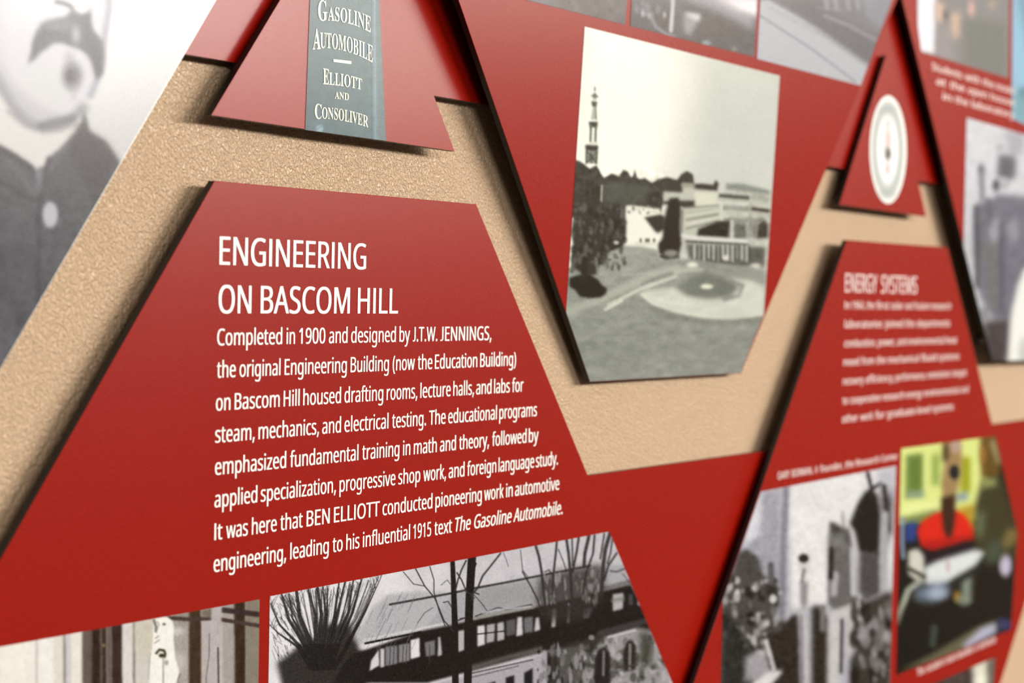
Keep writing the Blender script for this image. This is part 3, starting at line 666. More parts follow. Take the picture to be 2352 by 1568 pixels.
for _ in range(60):
    x = rr.uniform(90, 330); y = rr.uniform(760, 1300); p.line([(x, y), (x + rr.uniform(10, 60), y + rr.uniform(20, 110))], rr.uniform(4, 9), (60, 58, 60), 1, 0.75)
for _ in range(70):
    x = rr.uniform(150, 1150); b_ = 480 + (x - 480) * 0.42 + 60
    p.line([(x, 700 - (x - 150) * 0.17 + rr.uniform(0, 60)), ((x + b_) / 2 + rr.uniform(-20, 20), 930), (b_, 1180)], rr.uniform(3, 9), (52, 50, 52), 1, 0.75)
for _ in range(46):
    x = rr.uniform(900, 1500); y = rr.uniform(800, 1250); p.line([(x + 60, y - 130), (x, y)], rr.uniform(4, 8), (100, 98, 104), 1, 0.55)
# trunks in the middle
p.line([(1872, 375), (1885, 700), (1895, 1000), (1905, 2200)], 46, K, 1.5, 1, 70)
p.line([(2062, 340), (2040, 700), (2030, 1000), (2010, 2200)], 82, K, 1.5, 1, 78); p.line([(2100, 400), (2085, 440)], 20, K)
for pts, w_ in (([(2005, 370), (1960, 460), (1925, 560), (1900, 660)], 16), ([(1915, 490), (1960, 560), (2010, 680)], 14), ([(2130, 700), (2080, 680), (2060, 760)], 14), ([(o + 425, 300), (o + 330, 420), (o + 250, 520), (o + 200, 640), (o + 140, 710)], 18),
               ([(1650, 430), (1690, 560), (1690, 680), (1740, 860), (1800, 1010)], 10), ([(1510, 450), (1600, 620), (1700, 740), (1790, 960), (1880, 1060)], 12), ([(1390, 480), (1490, 600), (1600, 620)], 8), ([(1530, 980), (1600, 880), (1680, 830)], 6),
               ([(1780, 780), (1830, 770), (1870, 840)], 10), ([(o + 170, 710), (o + 250, 800), (o + 290, 860)], 8), ([(1760, 610), (1820, 560), (1850, 600)], 6), ([(o + 450, 290), (o + 480, 360), (o + 500, 430)], 5), ([(o + 620, 270), (o + 640, 460), (o + 700, 540)], 7), ([(2000, 660), (2090, 740)], 10),
               ([(o + 30, 940), (o + 80, 930), (o + 0, 960)], 14)):
    p.line(pts, w_, (54, 51, 52), 1.6)
# tree at right
p.poly([(o + 770, 800), (o + 800, 540), (o + 1000, 480), (o + 1420, 400), (o + 1440, 620), (o + 1420, 780), (o + 1200, 960), (o + 850, 960)], (52, 49, 48), 12, 0.82)
p.dabs(60, (o + 800, 480, o + 1420, 800), 12, [(150, 148, 152), (110, 110, 104)], 12, 2, 0.6, 2.4)
for pts, w_ in (([(770, 230), (800, 330), (825, 470), (860, 800)], 26), ([(975, 190), (965, 300), (945, 480), (930, 700)], 22), ([(1070, 165), (1090, 300), (1105, 460), (1130, 800)], 28), ([(1190, 150), (1170, 280), (1130, 480)], 24), ([(1125, 160), (1130, 420)], 16),
               ([(1290, 130), (1250, 300), (1240, 430)], 34), ([(1345, 125), (1330, 300), (1260, 500), (1230, 700)], 22), ([(1500, 90), (1450, 260), (1430, 420), (1410, 700)], 40), ([(1560, 300), (1480, 420), (1440, 560)], 22), ([(1440, 110), (1400, 350)], 18), ([(640, 480), (720, 620), (790, 760), (830, 900)], 16),
               ([(1520, 160), (1500, 300), (1470, 400)], 18), ([(1640, 450), (1560, 480), (1500, 470)], 14), ([(1620, 500), (1700, 600)], 8), ([(990, 260), (1040, 380), (1070, 480)], 10), ([(860, 480), (900, 460), (930, 520)], 10)):
    p.line([(x + o, y) for x, y in pts], w_, (50, 47, 48), 2.2, 0.92)
p.noise(2.2, 4, 44)
# the print's own screen of dots, strongest at its left
wgt = np.clip((905 - p.X) / 260, 0, 1) ** 0.6
s_ = np.sin(2 * np.pi * (p.X * 0.93 + p.Y * 0.37) / 4.5) * np.sin(2 * np.pi * (p.Y * 0.93 - p.X * 0.37) / 4.5)
lum = p.a.mean(-1); mid = np.clip(1 - np.abs(lum - 105) / 105, 0, 1)
p.a += (s_ * wgt * mid * 95)[..., None]
print_mesh('photograph_print', pA, [(620, 1369), (614, 1715)], [(1399.5, 1220.5), (1553, 1590)], p, 1.5, lettered, 'black and white photograph of a long building behind bare trees')

# ------------------------------------------------------------------ picture 4: drafting room, lower left corner
p = Paint(-260, 1360, 610, 1760, 1.0, 214).frame(0, 1150, 3.675)
p.grad((0, 1300), (224, 222, 210), (1200, 1300), (214, 210, 204))
for xa, xb, c in ((-900, 0, (220, 218, 206)), (0, 300, (228, 226, 216)), (300, 318, (176, 168, 164)), (318, 450, (228, 226, 220)), (450, 540, (214, 210, 202)), (532, 556, (130, 124, 116)), (556, 600, (196, 194, 196)), (600, 690, (222, 218, 208)), (690, 780, (98, 86, 80)),
                  (770, 850, (52, 40, 34)), (850, 900, (60, 48, 42)), (900, 935, (94, 84, 78)), (935, 1032, (60, 46, 44)), (1032, 1120, (208, 204, 202)), (1120, 1140, (112, 104, 100)), (1140, 1290, (198, 194, 186)), (1460, 1600, (160, 154, 148)), (1590, 1700, (66, 52, 40)), (1700, 1790, (172, 166, 164)), (1790, 1870, (178, 172, 170)), (1870, 1980, (158, 152, 148)), (1975, 2075, (58, 44, 36)), (2070, 2200, (128, 120, 108))):
    p.poly([(xa, 780), (xb, 780), (xb + 10, 2400), (xa + 10, 2400)], c, 2)
p.poly([(1140, 1020), (1290, 1000), (1270, 1350), (1150, 1250)], (188, 182, 158), 20, 0.6)
p.poly([(1460, 950), (1590, 930), (1590, 1050), (1460, 1020)], (142, 134, 124), 8)
p.line([(1410, 985), (1600, 1000), (1800, 990), (2200, 1055)], 34, (70, 58, 54), 3); p.line([(1880, 920), (2200, 960)], 46, (60, 50, 48), 4)
p.poly([(1700, 920), (1790, 905), (1790, 990), (1700, 975)], (112, 104, 90), 4)
p.poly([(1790, 900), (1872, 880), (1866, 1120), (1835, 1300), (1845, 2400), (1730, 2400), (1765, 1300)], (174, 168, 168), 2)
p.line([(1768, 1120), (1765, 1300), (1740, 1500), (1735, 1900)], 9, (110, 100, 94), 1.5); p.line([(1840, 1240), (1845, 1600)], 14, (70, 58, 52), 2)
p.ell(1500, 1100, 50, 34, (196, 192, 190), 8, 0.8); p.ell(1510, 1360, 60, 80, (190, 186, 182), 16, 0.7)
fig = [(1295, 1005), (1410, 975), (1450, 1010), (1468, 1060), (1465, 1180), (1480, 1330), (1515, 1440), (1490, 1530), (1500, 2400), (1240, 2400), (1262, 1400), (1290, 1200)]
p.poly(fig, (230, 230, 222), 1.6)
p.line([(1300, 1010), (1318, 1060), (1315, 1100)], 24, (120, 120, 112), 3); p.ell(1385, 1040, 16, 12, (110, 112, 108), 2)
for a in ((1310, 1160, 1340, 1140), (1305, 1200, 1345, 1172), (1320, 1100, 1335, 1060), (1330, 1020, 1345, 1050)): p.line([a[:2], a[2:]], 9, (140, 140, 128), 2)
p.line([(1320, 1285), (1345, 1255), (1385, 1262), (1395, 1290), (1390, 1315)], 22, (66, 66, 44), 2); p.ell(1365, 1305, 26, 18, (62, 62, 42), 2)
p.ell(1405, 1365, 18, 22, (160, 160, 156), 3); p.line([(1378, 1320), (1378, 1700)], 12, (150, 146, 144), 2)
p.line([(1268, 1290), (1252, 1500)], 7, (150, 148, 144), 2); p.line([(1520, 1460), (1500, 1520), (1530, 1560)], 12, (120, 118, 120), 2)
p.ell(876, 1218, 9, 12, (150, 130, 90), 2); p.noise(10, 3.2, 51, sx=0.5); p.noise(2, 2.4, 52)
print_mesh('photograph_print', pA, [(-215, 1524.5), (-150, 1700)], [(596, 1376), (592, 1710)], p, 2.2, lettered, 'sepia photograph with dark posts and a white paper figure')

# ------------------------------------------------------------------ picture 5: book spine
p = Paint(690, -260, 900, 330, 1.25, (66, 92, 98)).frame(400, 0, 2.94)
p.grad((900, 300), (62, 88, 96), (1340, 300), (74, 100, 106)); p.poly([(900, -800), (940, -800), (915, 300), (890, 900), (870, 900)], (52, 76, 84), 8, 0.7)
p.poly([(1345, -800), (1362, -800), (1362, 100), (1385, 960), (1345, 940), (1340, 100)], (110, 134, 146), 2.5, 0.8)
p.poly([(1366, -800), (1400, -800), (1385, 100), (1440, 970), (1370, 950)], (86, 106, 110), 4)
p.line([(1362, -700), (1355, 100), (1362, 960)], 5, (132, 156, 170), 1); p.line([(1336, -700), (1330, 300), (1335, 940)], 5, (50, 70, 80), 1.5)
r5 = np.random.default_rng(3)
tx = np.repeat(r5.normal(0, 1, (p.h, 1)), p.w, 1) * 0.6 + np.repeat(r5.normal(0, 1, (1, p.w)), p.h, 0) * 0.6 + r5.normal(0, 0.5, (p.h, p.w))
wx = np.clip((p.X - 770) / 60, 0.25, 1.3); p.a += (tx * wx * 5)[..., None] * np.array([0.9, 1.0, 1.05])
p.noise(14, 3, 60)
p.poly([(950, 885), (965, 850), (1000, 838), (1008, 870), (995, 890)], (128, 160, 172), 2); p.line([(955, 880), (1000, 850)], 5, (52, 76, 90), 1)
book = print_mesh('book_photograph', pT, [U(1.442, -.30), (712, 0), (701.0, 298.0)], [(858, -175), (871.3, 0), (886.8, 323.5)], p, 1.8, bookp, 'teal cloth book spine with cream capitals')
fr = (400, 0, 2.94)
def bw(*a): bent_word('spine_lettering', pT, a[0], fr, *a[1:], parent=book, mat=CREAM)
bw('THE', 1090, 1230, [(1090, -92), (1160, -84), (1230, -72)], [(1090, -140), (1160, -132), (1230, -120)])
bw('G', 972, 1034, [(972, 137), (1034, 140)], [(972, -2), (1034, 4)])
bw('ASOLINE', 1038, 1328, [(1038, 138), (1185, 160), (1328, 221)], [(1038, 48), (1185, 62), (1328, 112)])
bw('A', 936, 990, [(936, 334), (990, 330)], [(936, 188), (990, 196)])
bw('UTOMOBILE', 986, 1341, [(986, 322), (1160, 346), (1341, 424)], [(986, 218), (1160, 242), (1341, 308)])
bw('E', 1006, 1046, [(1006, 567), (1046, 571)], [(1006, 460), (1046, 468)])
bw('LLIOTT', 1047, 1268, [(1047, 571), (1150, 583), (1268, 606)], [(1047, 488), (1150, 500), (1268, 532)])
bw('AND', 1085, 1180, [(1085, 664), (1180, 678)], [(1085, 616), (1180, 630)])
bw('C', 950, 996, [(950, 799), (996, 804)], [(950, 696), (996, 704)])
bw('ONSOLIVER', 998, 1311, [(998, 800), (1150, 817), (1311, 861)], [(998, 724), (1150, 738), (1311, 784)])
P5 = pT.off(0.0006).px([400 + x / 2.94 for x in (1076, 1197, 1197, 1076)], [y / 2.94 for y in (399, 413, 433, 417)])
mesh_obj('spine_rule', P5, [[0, 1, 2, 3]], [CREAM], book)

# ------------------------------------------------------------------ picture 6: machines, right-hand panel
p = Paint(1640, 1050, 2075, 1800, 0.8, 200).frame(1640, 1000, 2.761)
p.grad((700, 300), (208, 208, 210), (300, 900), (168, 168, 176))
p.poly([(290, 340), (440, 320), (430, 1100), (100, 1100), (100, 700)], (152, 152, 162), 12); p.poly([(240, 430), (310, 350), (290, 620), (180, 720)], (196, 196, 204), 6)
p.line([(460, 320), (440, 700), (430, 1150)], 42, (124, 124, 134), 8); p.poly([(490, 320), (960, 240), (900, 500), (720, 560), (720, 1060), (600, 1080), (490, 1100)], (212, 212, 212), 6)
p.noise(20, 3, 70)
p.poly([(160, 740), (210, 720), (280, 770), (310, 880), (400, 940), (410, 1080), (380, 1160), (480, 1180), (480, 2200), (30, 2200), (40, 1120), (90, 950)], (70, 68, 66), 5)
p.dabs(130, (60, 900, 420, 1560), 17, [(150, 148, 150), (110, 108, 108), (36, 34, 30), (190, 188, 188)], 11, 4, 0.75, 1.1)
p.poly([(320, 940), (405, 945), (405, 1060), (330, 1020)], (48, 46, 44), 4); p.ell(375, 1035, 22, 28, (190, 190, 188), 4); p.line([(360, 820), (362, 930)], 40, (84, 82, 86), 6)
p.poly([(60, 1100), (180, 1240), (220, 1400), (200, 1568), (180, 2200), (40, 2200)], (40, 40, 38), 8, 0.9)
p.poly([(345, 1280), (420, 1240), (490, 1140), (530, 1130), (540, 1300), (560, 2200), (420, 2200), (370, 1480)], (46, 42, 38), 5)
p.line([(330, 1300), (380, 1480)], 22, (190, 188, 190), 5); p.poly([(200, 1400), (260, 1370), (330, 1400), (360, 1500), (200, 1560)], (150, 148, 154), 8)
p.poly([(240, 1568), (360, 1490), (440, 1490), (380, 1560), (280, 1640)], (206, 204, 206), 5)
p.line([(560, 1100), (585, 1500), (590, 2200)], 30, (176, 174, 176), 5); p.line([(555, 1140), (572, 2000)], 9, (96, 94, 96), 3)
# standing person
p.poly([(540, 780), (570, 750), (600, 775), (604, 850), (590, 900), (560, 905), (540, 850)], (196, 192, 192), 4); p.ell(568, 778, 34, 30, (40, 38, 40), 4)
p.line([(572, 850), (556, 930)], 20, (110, 108, 112), 4); p.poly([(545, 930), (596, 920), (592, 1060), (565, 1100), (548, 1060)], (128, 126, 130), 5)
p.poly([(620, 1090), (660, 1070), (720, 1160), (722, 2200), (620, 2200)], (46, 42, 38), 6); p.line([(690, 1090), (690, 1230)], 34, (110, 106, 106), 6)
# big machine
p.poly([(735, 545), (855, 590), (880, 700), (900, 1000), (930, 1060), (760, 1110), (722, 1060), (722, 700)], (96, 94, 94), 5)
p.poly([(735, 545), (800, 590), (855, 610), (855, 680), (760, 650)], (52, 50, 46), 5); p.poly([(740, 620), (850, 600), (830, 720), (745, 700)], (120, 120, 120), 8, 0.8); p.line([(770, 880), (760, 1000)], 40, (160, 158, 162), 8)
p.line([(745, 720), (740, 900)], 34, (44, 42, 40), 5); p.line([(815, 490), (820, 580)], 16, (150, 136, 140), 5); p.line([(880, 720), (885, 1000)], 36, (176, 176, 178), 6)
p.poly([(890, 600), (860, 560), (910, 430), (960, 350), (1000, 335), (1040, 380), (1060, 500), (1050, 760), (1000, 760), (920, 740)], (34, 33, 30), 4)
p.poly([(920, 740), (1050, 740), (1060, 1000), (960, 1050), (915, 980)], (70, 68, 70), 7); p.line([(975, 240), (1000, 340), (1060, 300), (1100, 420)], 26, (50, 48, 50), 4)
p.poly([(1050, 330), (1140, 340), (1130, 620), (1090, 700), (1060, 520)], (90, 88, 92), 6); p.poly([(1030, 230), (1170, 190), (1150, 380), (1070, 380)], (170, 170, 178), 8, 0.8); p.line([(1080, 320), (1110, 600)], 26, (40, 38, 40), 5)
p.line([(1085, 500), (1075, 1000)], 44, (160, 160, 164), 8); p.poly([(730, 1120), (950, 1040), (950, 1100), (820, 1170), (730, 1180)], (184, 182, 182), 5)
p.poly([(735, 1180), (815, 1170), (800, 1400), (760, 2200), (722, 2200)], (186, 184, 184), 6); p.poly([(830, 1160), (930, 1110), (930, 1260), (880, 1400), (840, 1430)], (176, 174, 176), 6); p.line([(812, 1170), (805, 1500)], 22, (60, 56, 58), 4)
p.poly([(950, 1060), (1130, 980), (1110, 2200), (850, 2200), (860, 1430), (930, 1300)], (56, 54, 50), 6); p.dabs(70, (880, 1060, 1110, 1560), 20, [(150, 148, 150), (100, 98, 96), (28, 26, 22), (120, 118, 122)], 13, 4, 0.7, 1.8)
p.noise(5, 5, 75)
q0 = U(2.205, .4635)
print_mesh('photograph_print', pA2, [(1748, 1128.5), (1660, 1378), (1655, 1610)], [(2058, 1069.5), (2050, 1335), (2043, 1620)], p, 2.6, energy, 'black and white photograph of a man among large machines')

# ------------------------------------------------------------------ picture 7: colour photograph
p = Paint(2045, 980, 2350, 1580, 1.0, (30, 30, 26)).frame(2030, 980, 2.668)
p.poly([(80, 100), (640, 20), (640, 560), (80, 600)], (206, 216, 132), 3)
p.poly([(135, 175), (240, 160), (240, 430), (130, 440)], (112, 134, 72), 5); p.poly([(160, 190), (225, 180), (225, 380), (165, 390)], (88, 108, 44), 8, 0.7); p.poly([(295, 170), (340, 160), (340, 360), (295, 360)], (134, 156, 78), 8)
p.poly([(140, 400), (250, 390), (250, 430), (140, 440)], (140, 158, 150), 5, 0.7); p.poly([(470, 190), (530, 180), (530, 400), (470, 410)], (146, 150, 34), 6); p.poly([(440, 410), (520, 395), (515, 450), (440, 460)], (132, 150, 152), 6)
p.poly([(100, 480), (340, 450), (340, 530), (110, 550)], (222, 230, 160), 8, 0.7)
p.poly([(100, 560), (340, 500), (340, 600), (130, 600)], (70, 86, 44), 8, 0.7); p.poly([(450, 500), (560, 470), (560, 640), (530, 650)], (168, 140, 44), 8)
p.poly([(360, 110), (400, 80), (470, 80), (480, 200), (470, 330), (440, 420), (360, 430), (350, 350), (370, 230)], (150, 124, 84), 5); p.poly([(365, 100), (395, 95), (395, 200), (360, 220)], (70, 56, 36), 6); p.ell(432, 278, 32, 46, (34, 38, 40), 5); p.ell(440, 120, 34, 40, (176, 150, 140), 8, 0.8)
p.poly([(590, 60), (680, 40), (700, 200), (720, 300), (600, 320), (590, 200)], (96, 74, 36), 6); p.ell(605, 170, 22, 50, (150, 110, 50), 8, 0.8); p.poly([(680, 60), (720, 220), (700, 240), (650, 100)], (150, 140, 100), 6)
p.poly([(600, 330), (720, 300), (790, 520), (830, 640), (820, 820), (640, 820), (560, 740), (560, 480)], (58, 58, 40), 8); p.poly([(600, 320), (690, 310), (690, 360), (600, 380)], (130, 138, 84), 6); p.poly([(560, 560), (620, 500), (610, 660), (570, 700)], (104, 118, 88), 10, 0.8)
p.poly([(760, 620), (830, 630), (820, 700), (740, 760), (720, 700)], (110, 98, 60), 8)
p.poly([(130, 590), (210, 580), (200, 700), (130, 710)], (44, 64, 124), 6); p.line([(115, 560), (112, 700), (120, 800)], 22, (120, 136, 156), 5)
# person in red seen from behind
p.poly([(205, 640), (230, 580), (300, 535), (350, 515), (450, 510), (500, 545), (545, 620), (550, 690), (500, 700), (300, 760), (230, 730)], (204, 42, 22), 4)
p.poly([(230, 700), (540, 660), (550, 720), (260, 770)], (150, 28, 20), 8, 0.7); p.poly([(352, 430), (440, 410), (440, 540), (425, 650), (400, 690), (365, 640), (352, 520)], (58, 38, 28), 5)
p.poly([(210, 740), (300, 760), (540, 690), (560, 740), (420, 800), (270, 850), (210, 780)], (34, 26, 36), 5)
# white vehicle shell
p.poly([(150, 760), (210, 745), (245, 790), (250, 900), (215, 950), (150, 900)], (196, 196, 184), 5); p.poly([(250, 860), (330, 820), (560, 750), (620, 770), (560, 850), (420, 930), (340, 990), (250, 960)], (206, 212, 212), 6)
p.line([(390, 820), (395, 880)], 16, (180, 130, 136), 5, 0.8); p.line([(160, 870), (250, 920)], 22, (40, 36, 34), 5); p.line([(230, 940), (150, 1000), (100, 1140), (90, 1200)], 36, (150, 156, 140), 8)
p.poly([(200, 980), (380, 950), (420, 1000), (300, 1080), (180, 1060)], (104, 116, 132), 12); p.ell(330, 1020, 60, 40, (160, 172, 190), 14, 0.8)
p.poly([(480, 930), (540, 900), (530, 1080), (480, 1100)], (130, 142, 128), 9); p.ell(450, 1040, 22, 34, (150, 112, 44), 7, 0.9); p.ell(490, 1060, 44, 34, (120, 132, 116), 10, 0.7); p.line([(580, 870), (440, 960)], 26, (40, 44, 44), 8)
p.ell(745, 850, 36, 64, (182, 176, 198), 9); p.poly([(640, 700), (720, 690), (720, 820), (620, 860)], (70, 82, 70), 10, 0.8)
p.poly([(60, 1240), (140, 1100), (300, 1120), (600, 1100), (790, 1010), (790, 1200), (560, 1250), (300, 1380), (70, 1540)], (24, 24, 18), 10, 0.9); p.line([(310, 1230), (300, 1330)], 42, (66, 78, 72), 12, 0.9)
p.poly([(70, 1500), (300, 1390), (560, 1230), (700, 1180), (690, 1240), (400, 1420), (200, 1470)], (96, 94, 74), 8); p.poly([(470, 1350), (600, 1230), (690, 1200), (690, 1260), (520, 1350)], (168, 170, 190), 6); p.poly([(700, 1160), (790, 1190), (780, 1240), (700, 1250)], (60, 62, 100), 8)
print_mesh('photograph_print', pA2, [(2070, 1030), (2064, 1290), (2059, 1550)], [(2286.5, 1001), (2337, 1222), (2322, 1446)], p, 2.2, energy, 'colour photograph of a person in red before yellow-green windows')
p = Paint(2030, 1500, 2320, 1760, 0.6, (70, 62, 58)).frame(2030, 980, 2.668)
p.poly([(540, 1400), (640, 1400), (640, 2200), (560, 2200)], (214, 212, 196), 6); p.poly([(640, 1400), (680, 1400), (640, 2200)], (120, 116, 104), 6); p.noise(20, 8, 81)
print_mesh('photograph_print', pA2, [(2058, 1606), (2056, 1720)], [(2287, 1509), (2276, 1640)], p, 4.0, energy, 'dark photograph with one pale post, cut by the lower edge')

# ------------------------------------------------------------------ pictures 8 to 10: strip along the top of the centre panel
p = Paint(1050, -280, 1460, 70, 0.7, (104, 98, 98)).frame(1200, 0, 4.704)
p.noise(16, 5, 90); p.poly([(0, -40), (250, -40), (420, 90), (100, 30)], (118, 114, 120), 10); p.line([(500, -60), (640, 150)], 30, (124, 116, 116), 10, 0.6)
p.poly([(-600, -1200), (1200, -1200), (1200, -500), (-600, -700)], (180, 178, 182), 30)
print_mesh('photograph_print', pV1, [(1143, -250), (1120, -24), (1119, -23)], [(1453, -190), (1436, 56), (1435.5, 57)], p, 3.5, hillp, 'plain grey photograph at the top, cropped by the edge')
p = Paint(1440, -220, 1745, 140, 1.0, (92, 88, 88)).frame(1200, 0, 4.704)
p.noise(12, 4, 91); p.poly([(1180, -40), (1560, -40), (1560, 60), (1300, 300), (1170, 280)], (88, 86, 90), 8)
for x, y, w_ in ((1235, 100, 26), (1300, 120, 22), (1350, 80, 30), (1400, 160, 20), (1465, 100, 26), (1300, 40, 18)): p.ell(x, y, w_, w_ * 1.8, (134, 132, 140), 6, 0.8)
for x, y in ((1370, 170), (1535, 160), (1300, 150)): p.ell(x, y, 15, 30, (206, 204, 208), 5, 0.8)
p.line([(1330, 150), (1400, 200), (1440, 290), (1560, 370), (1640, 390)], 30, (150, 148, 158), 6, 0.85); p.line([(1625, -60), (1625, 60), (1605, 330)], 42, (196, 194, 200), 5)
p.poly([(1680, 60), (1720, 60), (1710, 420), (1660, 400)], (104, 104, 106), 8); p.poly([(1740, 130), (1920, 150), (1920, 200), (1820, 380), (1750, 370), (1735, 260)], (148, 148, 150), 6); p.poly([(1750, 130), (1925, 160), (1900, 230), (1790, 170)], (206, 206, 210), 5)
p.poly([(1700, -60), (2060, -60), (2500, 200), (2500, 330), (2100, 120), (1850, 30)], (150, 148, 156), 10); p.poly([(2000, -60), (2560, -60), (2560, 200), (2320, 110)], (238, 234, 240), 10)
p.ell(1985, 465, 44, 26, (146, 158, 166), 7); p.ell(2290, 530, 26, 26, (140, 132, 132), 7)
p.poly([(1100, -1100), (2700, -1100), (2560, -60), (1100, -60)], (150, 148, 154), 30, 0.9); p.soften(0.8)
print_mesh('photograph_print', pV1, [(1461, -188), (1447.5, 60)], [(1746, -130), (1733, 131)], p, 2.4, hillp, 'grey photograph showing a bright strut and a pale curved top')
p = Paint(1725, -160, 2080, 210, 1.0, (120, 120, 124)).frame(1700, 0, 3.607)
p.poly([(130, 0), (240, 0), (640, 220), (1120, 560), (1000, 760), (100, 520)], (176, 178, 184), 4)
p.line([(150, 120), (600, 410), (960, 680)], 16, (142, 142, 150), 3); p.line([(240, 60), (700, 300), (1080, 560)], 20, (154, 154, 162), 10, 0.6)
p.poly([(240, -40), (640, -40), (760, 100), (1160, 320), (1100, 560), (640, 230), (400, 60)], (108, 108, 112), 7); p.line([(700, 130), (900, 210), (1120, 330)], 26, (140, 140, 146), 6); p.line([(640, 60), (860, 90)], 16, (130, 130, 134), 5)
for x in (700, 780, 880, 960, 1060): p.line([(x, -60), (x + 20, 70)], 30, (156, 156, 160), 7, 0.8)
p.poly([(980, -80), (1300, -80), (1180, 260), (1040, 140)], (140, 140, 150), 8, 0.8); p.poly([(0, -600), (1400, -600), (1300, -60), (0, -60)], (176, 176, 182), 20, 0.8)
print_mesh('photograph_print', pV1, [(1753.5, -128), (1739, 135)], [(2050.6, -3), (1976.5, 196.5)], p, 2.8, hillp, 'pale grey photograph of a street kerb running down to the right')

# ------------------------------------------------------------------ pictures 11 to 13: right-edge panel
p = Paint(2090, -160, 2340, 200, 0.7, (134, 132, 132)).frame(1750, 0, 3.732)
p.poly([(1230, -100), (1340, -100), (1300, 330), (1270, 330)], (128, 126, 134), 6); p.poly([(1340, -100), (1490, -100), (1480, 460), (1300, 430)], (232, 228, 236), 5); p.poly([(1490, 0), (1560, 40), (1560, 180), (1500, 200)], (210, 180, 160), 8)
p.poly([(1500, 250), (1620, 220), (1640, 520), (1500, 480)], (146, 140, 142), 8); p.poly([(1620, 120), (1700, 100), (1700, 320), (1640, 330)], (208, 178, 154), 9); p.ell(1575, 130, 26, 50, (110, 104, 104), 8); p.ell(1795, 70, 28, 70, (206, 168, 158), 9); p.ell(1975, 40, 40, 40, (180, 160, 142), 10, 0.7)
p.poly([(1720, 150), (2100, 200), (2100, 700), (1720, 560)], (118, 120, 116), 12); p.poly([(1700, -200), (2130, -200), (2130, 20), (1700, 20)], (136, 132, 132), 20, 0.5)
print_mesh('photograph_print', pV2, [(2104, -90), (2108, 60), (2116, 119)], [(2318, -80), (2318, 40), (2316, 179.5)], p, 3.6, farp, 'washed-out colour photograph of people beside a white column')
p = Paint(2315, -160, 2700, 420, 0.5, (142, 184, 208)).frame(1750, 0, 3.732)
p.poly([(2180, -100), (2250, -100), (2500, 900), (2400, 900)], (110, 140, 160), 12); p.ell(2240, 820, 40, 60, (60, 90, 110), 14); p.poly([(2130, 760), (3600, 1100), (3600, 1500), (2130, 1040)], (118, 158, 170), 20)
print_mesh('photograph_print', pV2, [(2327, -120), (2325, 100), (2324, 272)], [(2560, -150), (2560, 120), (2556, 380)], p, 5.0, farp, 'pale blue photograph at the edge')
p = Paint(2200, 250, 2620, 860, 0.8, (188, 190, 196)).frame(2100, 240, 2.528)
p.grad((300, 300), (200, 202, 208), (400, 1000), (180, 182, 186))
p.poly([(530, 150), (640, 150), (640, 300), (540, 280)], (166, 166, 174), 8); p.poly([(490, 290), (590, 300), (590, 420), (560, 440), (480, 420)], (98, 98, 106), 8); p.ell(495, 250, 26, 22, (170, 170, 174), 8)
p.ell(522, 460, 34, 34, (172, 174, 178), 8); p.ell(475, 470, 22, 34, (86, 86, 92), 8); p.ell(388, 380, 22, 36, (116, 116, 124), 8); p.line([(390, 410), (395, 540)], 34, (130, 132, 140), 9)
p.poly([(350, 600), (380, 560), (440, 560), (480, 520), (700, 540), (700, 1250), (460, 1250), (380, 1100), (345, 850)], (108, 108, 120), 8)
p.line([(360, 600), (370, 1050)], 34, (84, 84, 92), 8); p.line([(430, 560), (445, 700)], 34, (96, 96, 104), 9); p.ell(470, 740, 34, 80, (150, 150, 158), 12, 0.85); p.ell(575, 730, 36, 70, (142, 142, 152), 12, 0.85)
p.poly([(400, 800), (490, 800), (500, 1200), (420, 1150)], (104, 108, 106), 10, 0.8); p.line([(505, 700), (510, 1200)], 30, (88, 90, 102), 9); p.ell(410, 1210, 26, 40, (130, 130, 134), 8)
p.poly([(400, 1260), (560, 1240), (560, 1700), (400, 1700)], (66, 62, 64), 9); p.noise(10, 4, 95)
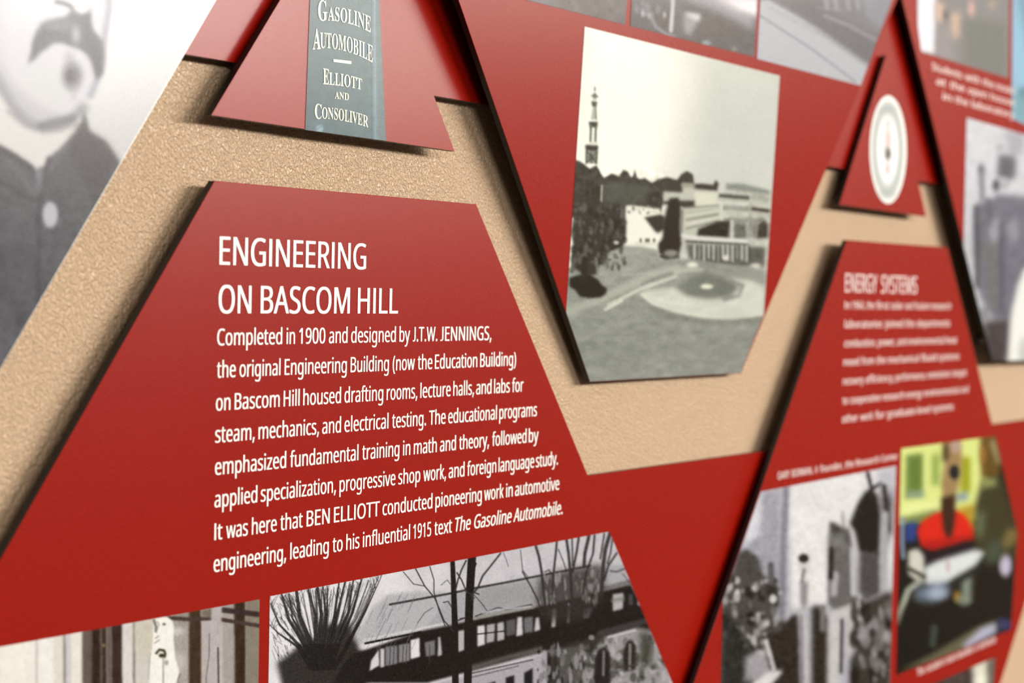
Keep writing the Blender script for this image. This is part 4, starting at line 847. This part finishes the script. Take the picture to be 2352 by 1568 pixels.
p.poly([(640, 950), (600, 1050), (565, 1200), (540, 1500), (540, 1800), (1400, 1800), (1400, 900)], (226, 228, 222), 7); p.ell(635, 1440, 30, 80, (180, 182, 178), 10, 0.8)
print_mesh('photograph_print', pV2, [(2220.5, 270), (2213, 565), (2279, 828.5)], [(2600, 380), (2600, 600), (2585, 824)], p, 3.2, farp, 'grey photograph of standing figures beside a white disc')

# ------------------------------------------------------------------ round seal
p = Paint(1985, 205, 2095, 480, 1.0, (228, 230, 226)).frame(1750, 0, 3.732)
def ring(fx, fy, c, so=4): p.ell(1078, 1282, 158 * fx, 468 * fy, c, so)
ring(1.1, 1.1, (232, 232, 226)); ring(0.84, 0.88, (176, 182, 178)); ring(0.62, 0.68, (206, 210, 206)); ring(0.54, 0.6, (244, 244, 242))
p.ell(1078, 940, 74, 36, (160, 166, 164), 7, 0.6); p.ell(1078, 1660, 70, 40, (164, 172, 168), 7, 0.6)
p.ell(1082, 1190, 30, 90, (222, 190, 186), 7); p.ell(1080, 1318, 26, 52, (84, 84, 80), 6); p.ell(1078, 1450, 22, 44, (216, 176, 170), 7); p.ell(1050, 1290, 14, 40, (200, 202, 200), 5); p.ell(1078, 1060, 30, 34, (196, 200, 198), 6)
th = np.linspace(0.0, 2 * math.pi, 56, endpoint=False)
ex, ey = 2040 + 42.5 * np.cos(th), 343.5 + 124.5 * np.sin(th)
nr = 14; V = []; C = []; F = []
for k in range(nr + 1):
    f = k / nr; xx = 2040 + (ex - 2040) * f; yy = 343.5 + (ey - 343.5) * f
    V.append(pT2.off(0.0003).px(xx, yy)); C.append(lin(np.clip(p.sample(xx, yy), 0, 255)))
V = np.concatenate(V); C = np.concatenate(C)
for k in range(nr):
    for i in range(56):
        j = (i + 1) % 56; F.append([k * 56 + i, k * 56 + j, (k + 1) * 56 + j, (k + 1) * 56 + i] if k else [i, 56 + j, 56 + i])
seal = mesh_obj('round_seal', V, F, [PHOTO], sealp)
ca = seal.data.color_attributes.new('ink', 'FLOAT_COLOR', 'POINT')
ca.data.foreach_set('color', np.concatenate([C, np.ones((len(C), 1))], 1).astype(np.float32).ravel())
seal['label'] = 'round white seal with grey rings'
